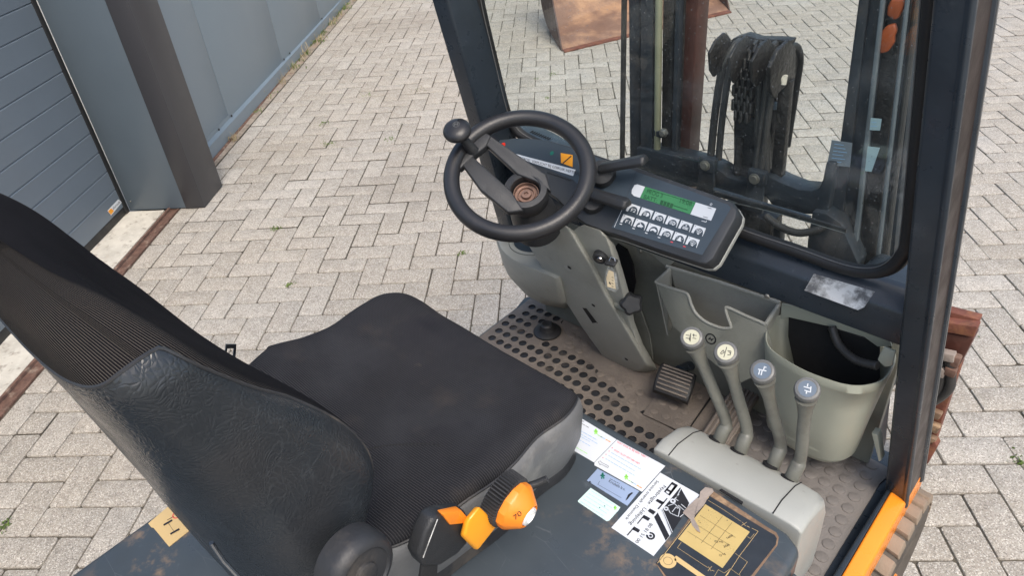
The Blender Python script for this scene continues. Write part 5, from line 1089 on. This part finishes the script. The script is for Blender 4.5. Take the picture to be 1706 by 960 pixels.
# amber patches and small tinted panels set on the mast
mb = MB(); mb.prism([PY(*p, 1.415) for p in ((1488, -4), (1512, -6), (1514, 2), (1500, 28), (1492, 31), (1480, 22), (1482, 8))], (0, -.012, 0)); mb.build('amber_patch', M['amber'], ms, bevel=.004, seg=3)
mb = MB(); mb.prism([PY(*p, 1.415) for p in ((1480, 40), (1494, 36), (1498, 48), (1494, 58), (1494, 68), (1482, 84), (1470, 87), (1464, 76), (1468, 54))], (0, -.012, 0)); mb.build('amber_patch', M['amber'], ms, bevel=.004, seg=3)
LP_ = Plane((0, 1.387, 0), n=(0, -1, 0))
def label(pts, m, lines, yy=1.387, up=.0):  # flat tinted panel, with thin lines where given
    pl_ = Plane((0, yy, 0), n=(0, -1, 0)); mb = MB(); quad(mb, pl_, pts, 0, .0008); o = mb.build('tinted_panel', m, ms, smooth=0); mb = MB()
    if lines:
        a, b, c, d = [np.array(p, float) for p in pts]
        for k in range(lines):
            t = (k + 1) / (lines + 1); p, q = a + (d - a) * t, b + (c - b) * t; stroke(mb, pl_, [tuple(p + (q - p) * .15), tuple(p + (q - p) * (.6 + .25 * ((k * 37) % 5) / 5))], 1.0, .0012)
        mb.build('print', M['inkblue'] if m is not M['mint'] else M['console'], o, smooth=0)
M['paleblue'] = mat('pale_blue_panel', (.30, .42, .46), .4, var=.05)
M['greypanel'] = mat('grey_panel', (.17, .20, .23), .4, var=.08)
label([(1386, 233), (1420, 238), (1416, 278), (1378, 274)], M['greypanel'], 6)
label([(1450, 196), (1469, 198), (1466, 217), (1446, 216)], M['paleblue'], 2, 1.392)
label([(1442, 243), (1466, 246), (1452, 286), (1437, 284)], M['paleblue'], 0, 1.392)
label([(1506, 204), (1514, 202), (1500, 262), (1486, 282), (1492, 240)], M['greypanel'], 0, 1.398) if 0 else None

# ---- fork carriage: rusty end seen outside the right pillar
cg = bpy.data.objects.new('fork_carriage', None); COL.objects.link(cg); cg.parent = fk; cg['label'] = 'rusty brown end of the fork carriage with hydraulic fittings outside the right pillar'
YC = 1.72
mb = MB(); mb.prism([PY(*p, YC) for p in ((1500, 496), (1575, 518), (1632, 533), (1627, 545), (1570, 535), (1500, 515))], (0, .03, 0)); mb.build('top_plate', M['rust'], cg, bevel=.003)
mb = MB(); mb.prism([PY(*p, YC - .03) for p in ((1500, 515), (1570, 537), (1629, 545), (1622, 563), (1570, 553), (1500, 540))], (0, .03, 0)); mb.build('upper_bar', M['rust'], cg, bevel=.003)
mb = MB(); mb.prism([PY(*p, YC - .02) for p in ((1500, 540), (1575, 555), (1622, 565), (1600, 608), (1570, 620), (1500, 600))], (0, .05, 0)); mb.build('web_plate', M['redsteel'], cg, bevel=.003)
mb = MB(); mb.prism([PY(*p, YC - .01) for p in ((1500, 600), (1570, 620), (1600, 606), (1599, 612), (1546, 772), (1534, 768), (1500, 740))], (0, .04, 0)); mb.build('side_plate', M['rust'], cg, bevel=.003)
mb = MB(); mb.prism([PY(*p, YC - .03) for p in ((1540, 742), (1556, 735), (1562, 745), (1545, 775), (1534, 770))], (0, .03, 0)); mb.build('lower_lug', M['rust'], cg, bevel=.003)
for pts, r in ((((1582, 600), (1584, 625), (1580, 648), (1556, 668), (1530, 676)), .013), (((1567, 604), (1568, 630), (1560, 655), (1540, 668)), .012)):
    mb = MB(); mb.tube(smooth_path([PY(p[0], p[1], YC - .05) for p in pts], 8), r, 12); mb.build('hydraulic_hose', M['hose'], cg)
mb = MB(); mb.obox(PY(1576, 592, YC - .055), (.020, 0, .004), (0, .012, 0), (-.002, 0, .012)); mb.build('fitting', M['peel'], cg, bevel=.003)
mb = MB(); mb.obox(PY(1590, 600, YC - .05), (.013, 0, 0), (0, .012, 0), (0, 0, .016)); mb.build('fitting', M['railrust'], cg, bevel=.004)
mb = MB(); mb.obox(PY(1584, 618, YC - .055), (.013, 0, 0), (0, .012, 0), (0, 0, .012)); mb.build('fitting', M['railrust'], cg, bevel=.003)
mb = MB(); mb.obox(PY(1568, 618, YC - .055), (.011, 0, 0), (0, .012, 0), (0, 0, .014)); mb.build('fitting', M['peel'], cg, bevel=.003)
for (px, py, s_) in ((1560, 690, .012), (1556, 712, .014), (1551, 732, .012)):
    mb = MB(); mb.obox(PY(px, py, YC - .02), (s_, 0, 0), (0, .01, 0), (.002, 0, s_)); mb.build('worn_pad', M['edge'], cg, bevel=.004)

# ================================================================== print and plates on the hood
H1 = HP.up(.0004)
def hoodsticker(name, pts, m, h1=.0006, lab=None):
    mb = MB(); mb.prism([HP.at(*p, .0002) for p in pts], (0, 0, h1)); return mb.build(name, m, hood, smooth=0, label=lab)
T = lambda x, y: (900 + x / 7.386, 670 + y / 7.386)
HT = HP.up(.0010)
def faketext(mb, pl_, a, b, w, seedk, m=0):          # one line too small to read: word-length dashes
    rr = random.Random(seedk); a, b = np.array(a), np.array(b); L_ = np.linalg.norm(b - a); t = 0
    while t < 1:
        wl_ = rr.uniform(3, 9) / L_; e = min(1, t + wl_); stroke(mb, pl_, [tuple(a + (b - a) * t), tuple(a + (b - a) * e)], w, .0002, m); t = e + 1.1 / L_
s1 = hoodsticker('instruction_sticker', [T(*p) for p in ((405, 145), (938, 466), (662, 748), (175, 462), (190, 335))], M['sticker'], lab='white sticker with blue lines and a green figure, left of the pair on the hood')
mb = MB(); add_text(mb, 'LARA Check', HT, T(402, 186), T(540, 250), T(408, 168), .0003); faketext(mb, HT, T(385, 196), T(600, 318), .9, 3); mb.build('heading', M['ink'], s1, smooth=0)
mb = MB()
for k, (a, b) in enumerate((((355, 275), (700, 470)), ((340, 305), (710, 520)), ((305, 322), (610, 490)), ((285, 352), (620, 548)))): faketext(mb, HT, T(*a), T(*b), 1.0, 10 + k)
mb.build('text_lines', M['inkblue'], s1, smooth=0)
mb = MB(); faketext(mb, HT, T(215, 430), T(580, 640), 1.0, 20)
def figure(mb, c, s_, m=0):                            # little green figure
    x, y = c
    for (dx, dy, r) in ((0, -2.6, 1.3), (0, -.3, 1.9), (-1.9, -.6, .9), (1.9, -.4, .9), (-1.1, 2.3, 1.0), (1.2, 2.2, 1.0)):
        flatpoly(mb, HT, [(x + (dx + r * math.cos(a)) * s_, y + (dy + r * math.sin(a)) * s_) for a in [2 * math.pi * q / 8 for q in range(8)]], .0003, m)
figure(mb, T(685, 368), 1.3); mb.build('green_print', M['inkgreen'], s1, smooth=0)
def rainbow(pts, parent):
    mats_ = [M['inkgreen'], M['inkdgreen'], M['inkblue'], M['yorange'], M['orange']]; a, b = np.array(pts[0]), np.array(pts[1])
    mb = MB()
    for k in range(5): stroke(mb, HT, [tuple(a + (b - a) * k / 5), tuple(a + (b - a) * (k + .85) / 5)], 1.2 + .5 * (k > 2), .0003, k)
    mb.build('colour_bar', mats_, parent, smooth=0)
rainbow([T(705, 405), T(870, 498)], s1)
s2 = hoodsticker('instruction_sticker', [T(*p) for p in ((944, 469), (1538, 792), (1395, 955), (1345, 1075), (668, 751))], M['sticker'], lab='white sticker with a red heading and an outlined arrow, right of the pair on the hood')
W2 = lambda x, y: (950 + x / 5.332, 760 + y / 5.332)
bpy.data.objects.remove(s2)
s2 = hoodsticker('instruction_sticker', [T(944, 469), T(1538, 792), W2(638, 322), W2(215, 85), T(668, 751)], M['sticker'], lab='white sticker with a red heading and an outlined arrow, right of the pair on the hood')
mb = MB(); add_text(mb, 'WAT DOE IK BIJ EEN "HEK" ?', HT, T(940, 500), T(1325, 705), T(950, 480), .0003); add_text(mb, 'STOP ! SLUIT HET HEK NIET', HT, T(905, 600), T(1222, 775), T(914, 582), .0003)
for k in range(4): flatpoly(mb, HT, [T(885 - 38 * k, 560 + 40 * k), T(893 - 38 * k, 566 + 40 * k), T(886 - 38 * k, 574 + 40 * k), T(878 - 38 * k, 568 + 40 * k)], .0003)
mb.build('red_print', M['inkred'], s2, smooth=0)
mb = MB()
for k, (a, b) in enumerate((((875, 625), (1240, 832)), ((840, 660), (1160, 850)), ((805, 700), (1160, 908)), )): faketext(mb, HT, T(*a), T(*b), 1.0, 30 + k)
mb.build('text_lines', M['inkblue'], s2, smooth=0)
mb = MB(); stroke(mb, HT, [T(712, 735), T(745, 730), T(750, 745), T(842, 792), T(832, 812), T(742, 765), T(738, 778), T(712, 738)], .6, .0003); mb.build('arrow', M['ink'], s2, smooth=0)
mb = MB(); figure(mb, W2(498, 190), 1.3); mb.build('green_print', M['inkgreen'], s2, smooth=0); rainbow([W2(515, 215), W2(640, 290)], s2)
s3 = hoodsticker('name_plate', [W2(*p) for p in ((243, 117), (612, 318), (507, 447), (148, 222))], M['bluetag'], .0010, 'small blue-grey metal name plate with a dark green figure')
mb = MB(); figure(mb, W2(288, 180), 1.5); mb.build('green_print', M['inkdgreen'], s3, smooth=0)
HT2 = HP.up(.0014); mb = MB(); add_text(mb, 'Kriukels b.v.', HT2, W2(338, 232), W2(485, 312), W2(348, 210), .0002); faketext(mb, HT2, W2(355, 205), W2(440, 250), .8, 41); stroke(mb, HT2, [W2(262, 225), W2(245, 255), W2(455, 375)], .5, .0002)
flatpoly(mb, HT2, [W2(175, 222), W2(190, 240), W2(165, 236)], .0002); flatpoly(mb, HT2, [W2(515, 345), W2(545, 325), W2(560, 330), W2(535, 352), W2(510, 385), W2(490, 400)], .0002); mb.build('lettering', M['ink'], s3, smooth=0)
s4 = hoodsticker('inspection_sticker', [W2(*p) for p in ((182, 287), (445, 460), (425, 490), (345, 578), (322, 582), (70, 412), (68, 402))], M['mint'], lab='small pale mint sticker below the blue name plate')
mb = MB()
for k in range(5): faketext(mb, HT, W2(190 - 24 * k, 312 + 24 * k), W2(395 - 24 * k, 440 + 24 * k), .6, 50 + k)
mb.build('text_lines', M['inkblue'], s4, smooth=0); mb = MB(); figure(mb, W2(400, 463), 1.0); mb.build('green_print', M['inkgreen'], s4, smooth=0)
mb = MB(); [flatpoly(mb, HT, [W2(x - 5, y - 5), W2(x + 5, y - 5), W2(x + 5, y + 5), W2(x - 5, y + 5)], .0003) for x, y in ((262, 460), (306, 447))]; mb.build('stamp', M['inkdgreen'], s4, smooth=0)
# big white dealer sticker
s5 = hoodsticker('dealer_sticker', [W2(*p) for p in ((800, 152), (1150, 350), (1000, 520), (880, 720), (740, 893), (365, 640))], M['sticker'], lab='large white sticker with black STILL lettering and a forklift drawing, lettering upside down')
mb = MB(); add_text(mb, 'Service overalt i Danmark', HT, W2(770, 215), W2(485, 560), W2(792, 230), .0003)
add_text(mb, 'Nyebrugte · Udlejning', HT, W2(832, 256), W2(522, 605), W2(858, 275), .0003); add_text(mb, '80 81 51 00', HT, W2(712, 594), W2(575, 765), W2(738, 610), .0003)
blk = lambda *p: flatpoly(mb, HT, [W2(*q) for q in p], .0003)
# S T I L L, drawn as blocks with long strokes
blk((905, 232), (915, 238), (848, 322), (872, 340), (925, 268), (958, 262), (880, 352), (868, 345), (832, 318)); blk((905, 232), (958, 262), (946, 278), (893, 250)); blk((858, 290), (908, 318), (898, 332), (848, 304)); blk((932, 265), (950, 272), (885, 355), (870, 345))
blk((775, 382), (828, 412), (812, 432), (758, 402)); blk((858, 375), (866, 380), (788, 476), (775, 470)); blk((800, 395), (838, 418), (832, 426), (790, 405))
blk((708, 468), (762, 498), (738, 525), (688, 492))
blk((655, 525), (712, 556), (692, 580), (638, 550)); blk((655, 525), (664, 530), (602, 606), (592, 602))
blk((568, 628), (622, 660), (605, 684), (550, 655)); blk((568, 628), (577, 633), (512, 710), (500, 706))
# the black arrow field with the truck left white
fieldp = [(978, 280), (1058, 420), (985, 560), (900, 690), (815, 480)]; blk(*fieldp); blk((778, 505), (882, 712), (848, 755), (745, 545)); disc(mb, HT, W2(714, 712), .0072, .0003, r0=.0040, a0=20, a1=320); disc(mb, HT, W2(714, 712), .0022, .0003)
mb.build('black_print', M['ink'], s5, smooth=0)
mb = MB(); HW2 = HT.up(.0004); disc(mb, HW2, W2(912, 402), .0048, .0002); disc(mb, HW2, W2(852, 470), .0042, .0002); SS = lambda *p: stroke(mb, HW2, [W2(*q) for q in p], 1.2, .0002)
SS((805, 475), (895, 695)); SS((818, 470), (908, 680)); SS((985, 290), (935, 385), (960, 400)); SS((925, 385), (968, 340)); SS((868, 445), (925, 425), (975, 470), (960, 540), (890, 510), (868, 470)); SS((905, 500), (940, 455), (960, 470)); SS((960, 440), (1030, 500), (975, 545)); SS((985, 430), (1045, 480))
mb.build('white_print', M['white'], s5, smooth=0)
mb = MB(); HW3 = HW2.up(.0003); disc(mb, HW3, W2(912, 402), .0018, .0002); disc(mb, HW3, W2(852, 470), .0016, .0002); mb.build('print_dots', M['ink'], s5, smooth=0)
# load plate in a worn recess, torn tape over its corner
Z6 = lambda x, y: (1080 + x / 6, 800 + y / 6)
mb = MB(); mb.prism([HP.at(*Z6(*p), .0003) for p in ((590, 95), (640, 110), (1180, 470), (1280, 530), (1305, 580), (1290, 660), (1050, 980), (900, 1200), (300, 1200), (80, 845), (380, 430), (520, 180))], (0, 0, .0005)); wr = mb.build('worn_glue_border', M['edge'], hood, smooth=0, label='brown worn glue border round the load plate')
lp = [Z6(*p) for p in ((612, 165), (1150, 490), (1262, 555), (1285, 590), (1275, 650), (1030, 960), (880, 1160), (330, 1160), (80, 835))]
mb = MB(); mb.prism([HP.at(*p, .0010) for p in lp], (0, 0, .0008)); pl8 = mb.build('load_plate', M['plateblk'], hood, smooth=0, label='black and gold load capacity plate with a truck outline')
HG = HP.up(.0020)
gp = [Z6(*p) for p in ((572, 245), (1015, 522), (742, 885), (298, 592))]; mb = MB(); flatpoly(mb, HG, gp, .0002); gf = mb.build('gold_table', M['gold'], pl8, smooth=0)
HL = HG.up(.0004); mb = MB(); gpn = [np.array(p) for p in gp]
def gg(u, v): return tuple(gpn[0] + (gpn[1] - gpn[0]) * u + (gpn[3] - gpn[0]) * v)
for u in (.40, .62): stroke(mb, HL, [gg(u, .03), gg(u, .80)], .45, .0002)
for v in (.28, .5, .74): stroke(mb, HL, [gg(.05, v), gg(.85, v)], .45, .0002)
add_text(mb, 'Q kg', HL, gg(.60, .62), gg(.72, .52), gg(.56, .60), .0002)
add_text(mb, '1600', HL, gg(.74, .42), gg(.80, .28), gg(.70, .40), .0002)
add_text(mb, '300', HL, gg(.80, .62), gg(.86, .50), gg(.76, .60), .0002)
add_text(mb, 'Q kg', HL, gg(.84, .84), gg(.90, .72), gg(.80, .82), .0002)
for (u, v) in ((.52, .05), (.10, .40), (.14, .42), (.12, .08)): disc(mb, HL, gg(u, v), .0008, .0002, n=8)
mb.build('table_print', M['ink'], gf, smooth=0)
mb = MB(); G_ = lambda w_, *p: stroke(mb, HG, [Z6(*q) for q in p], w_, .0003)
G_(.8, (605, 172), (92, 835)); G_(.5, (598, 205), (745, 295), (930, 418)); G_(.6, (1035, 485), (1098, 516), (912, 762)); G_(.5, (990, 570), (1022, 588), (1060, 540)); G_(.5, (330, 625), (292, 680), (595, 880))
G_(.5, (870, 738), (992, 822), (905, 950)); G_(.6, (912, 762), (760, 1000)); G_(.5, (700, 900), (760, 935), (820, 890), (920, 960)); G_(1.2, (830, 890), (760, 980)); G_(.5, (700, 900), (650, 985))
G_(.6, (930, 460), (985, 425)); G_(.6, (940, 425), (975, 465)); G_(.8, (985, 462), (1015, 478)); G_(.6, (595, 915), (635, 868)); G_(.6, (600, 870), (630, 915)); G_(.7, (635, 905), (660, 915))
disc(mb, HG, Z6(197, 812), .0128, .0003, r0=.0070, n=36); disc(mb, HG, Z6(197, 812), .0064, .0003, n=30)
flatpoly(mb, HG, [Z6(*p) for p in ((268, 770), (282, 760), (600, 985), (520, 985), (262, 805))], .0003)
mb.build('truck_outline', M['goldpl'], pl8, smooth=0)
rows = []
tp0 = [(570, 75), (640, 90), (655, 120), (600, 175), (560, 250), (470, 350), (460, 395), (500, 465), (522, 530), (490, 515), (440, 460), (420, 400), (345, 330), (400, 265), (480, 190), (510, 180), (520, 120)]
mb = MB(); mb.prism([HP.at(*Z6(*p), .0028 + .0012 * math.sin(i * 1.7)) for i, p in enumerate(tp0)], (0, 0, .0006)); mb.build('torn_tape', M['peel'], hood, smooth=40, label='torn strip of dirty grey tape curling over the load plate')
# small gold label on the left rear of the hood
S6 = lambda x, y: (160 + x / 2.6656, 640 + y / 2.6656)
s7 = hoodsticker('gold_label', [S6(*p) for p in ((325, 543), (345, 546), (372, 565), (425, 645), (325, 725), (255, 640), (247, 640), (232, 622))], M['goldpl'], .0008, 'small gold instruction label with a red ring, beside the backrest')
mb = MB(); stroke(mb, HT2, [S6(300, 628), S6(338, 606)], 4.0, .0002); stroke(mb, HT2, [S6(330, 668), S6(370, 645)], 4.0, .0002); stroke(mb, HT2, [S6(315, 606), S6(345, 590)], 1.2, .0002); stroke(mb, HT2, [S6(320, 618), S6(345, 655)], .5, .0002); mb.build('print', M['ink'], s7, smooth=0)
mb = MB(); disc(mb, HT2, S6(362, 580), .0088, .0002, r0=.0070); mb.build('red_ring', M['inkred'], s7, smooth=0)
